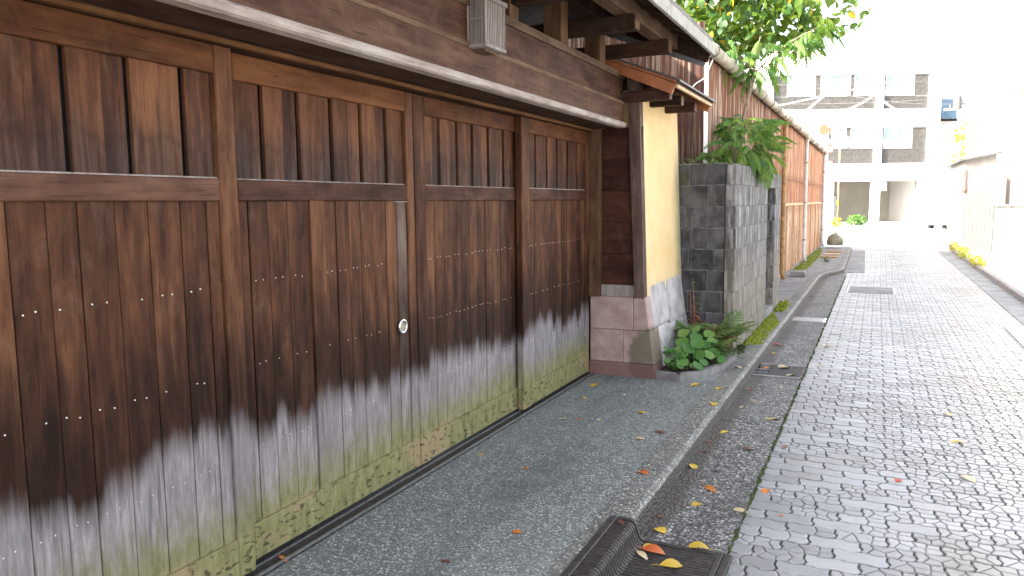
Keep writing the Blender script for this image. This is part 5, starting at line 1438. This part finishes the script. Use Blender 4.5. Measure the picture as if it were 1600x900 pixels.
for (x, y, n, rr, lb) in ((2.14, 20.6, 240, (.16, .9, .14), 'golden weeds along the right kerb nearest the bare kerb stones'), (2.10, 23.4, 200, (.15, .9, .16), 'golden weeds in the middle of the right kerb'), (2.12, 26.4, 150, (.15, .9, .16), 'golden weeds at the far end of the right kerb')):
    bush('kerb_weeds', (x, y, -.05), rr, m_weed, n, .07, lb, 'weeds')
bush('yellow_shrub', (2.75, 33.5, -.1), (.30, .4, .40), m_weed, 150, .12, 'yellow green shrub beyond the right kerb before the pale car')
# pale car at the far right
CR = thing('white_car', (3.55, 48.5, -.1), 'pale small car parked beyond the lane on the right, tail lamps showing', 'car')
ax = Vector((.35, .94, 0)).normalized(); bx_ = Vector((ax.y, -ax.x, 0)); c0 = Vector((3.1, 47.2, -.1))
def cp(l, w, z): v = c0+ax*l+bx_*w+Vector((0, 0, z)); return (v.x, v.y, v.z)
sec = [(0., .30, .62, .62), (.06, .22, .80, .74), (.25, .20, .92, .76), (1.2, .18, .95, .78), (2.6, .18, .95, .78), (3.2, .20, .86, .76), (3.45, .30, .66, .66)]
mb = MB(); vs = []
for l, zb, zt, hw in sec: vs += [cp(l, -hw, zb), cp(l, -hw, zt*.7+zb*.3), cp(l, -hw*.94, zt), cp(l, hw*.94, zt), cp(l, hw, zt*.7+zb*.3), cp(l, hw, zb)]
fs = [(i*6+k, i*6+(k+1) % 6, (i+1)*6+(k+1) % 6, (i+1)*6+k) for i in range(len(sec)-1) for k in range(6)]+[tuple(range(6))[::-1], tuple(range(36, 42))]
body = mb.add(vs, fs).build('body', m_carpaint, CR, True)
mb = MB(); cab = [(.12, .93, .66, 0), (.35, 1.40, .58, 1), (1.9, 1.46, .58, 1), (2.65, .95, .66, 0)]
vs = []
for l, z, hw, _ in cab: vs += [cp(l, -hw, z), cp(l, hw, z)]
vs += [cp(.12, -.68, .90), cp(.12, .68, .90), cp(2.65, -.68, .90), cp(2.65, .68, .90)]
mb.add(vs, [(0, 1, 3, 2), (2, 3, 5, 4), (4, 5, 7, 6), (8, 0, 2, 4, 6, 10), (9, 11, 7, 5, 3, 1), (8, 9, 1, 0), (10, 6, 7, 11)]); mb.build('cabin', m_carpaint, CR)
def cq(nm, mat, pts, par=CR): return MB().add([cp(*p) for p in pts]+[cp(p[0]+.01, p[1], p[2]-.01) for p in pts], [(0, 1, 2, 3), (7, 6, 5, 4), (0, 4, 5, 1), (1, 5, 6, 2), (2, 6, 7, 3), (3, 7, 4, 0)]).build(nm, mat, par)
cq('rear_window', m_cardark, [(.14, -.56, .98), (.14, .56, .98), (.30, .50, 1.34), (.30, -.50, 1.34)])
for sg in (-1, 1):
    cq('side_window', m_cardark, [(.40, sg*.665, .98), (2.35, sg*.665, .98), (1.80, sg*.60, 1.38), (.55, sg*.60, 1.38)])
    cq('tail_lamp', m_carred, [(-.02, sg*.50, .62), (-.02, sg*.68, .62), (-.01, sg*.68, .80), (-.01, sg*.50, .80)])
cq('bumper_line', m_cardark, [(-.02, -.6, .36), (-.02, .6, .36), (-.02, .6, .42), (-.02, -.6, .42)])
for l in (.62, 2.85):
    for sg in (-1, 1):
        wv = MB().disc(cp(l, sg*.68, .28), bx_, .28, .18, 18).build('wheel', m_tyre, CR, True); MB().disc(cp(l, sg*.775, .28), bx_, .16, .01, 12).build('rim', m_steel, wv)
# overhead wires in front of the block
def wire(a, b, sag, r, mat, label):
    a, b = Vector(a), Vector(b); pts = [a.lerp(b, k/10)-Vector((0, 0, sag*4*(k/10)*(1-k/10))) for k in range(11)]
    t = MB().tube([tuple(p) for p in pts], r, 5).build('overhead_wire', mat, None, True)
    tag(t, label, 'wire', 'overhead wires across the lane')
wire(fq(1130, 105, 12), fq(1470, 95, 12), .05, .026, m_wire, 'topmost dark overhead wire crossing above the top windows')
wire(fq(1200, 118, 12), fq(1508, 165, 12), .55, .018, m_wire, 'dark wire sagging across the top row of windows')
wire(fq(1195, 134, 10), fq(1500, 128, 10), .12, .014, m_wire, 'thin wire running across the upper windows')
wire(fq(1200, 168, 12), fq(1400, 128, 12), .0, .035, m_pale_wire, 'pale cable rising to the right across the upper brick band')
wire(fq(1252, 176, 12), fq(1330, 110, 12), .0, .055, m_pale_wire, 'thick pale guy cable slanting over the brick band')
wire(fq(1368, 158, 12), fq(1395, 176, 12), .0, .05, m_pale_wire, 'short pale cable slanting down right of the middle pier')
wire(fq(1305, 176, 12), fq(1360, 150, 12), .12, .045, m_pale_wire, 'pale drooping cable left of the middle pier')
wire(fq(1195, 163, 12), fq(1500, 156, 12), .10, .016, m_wire, 'thin dark wire crossing the upper brick band')
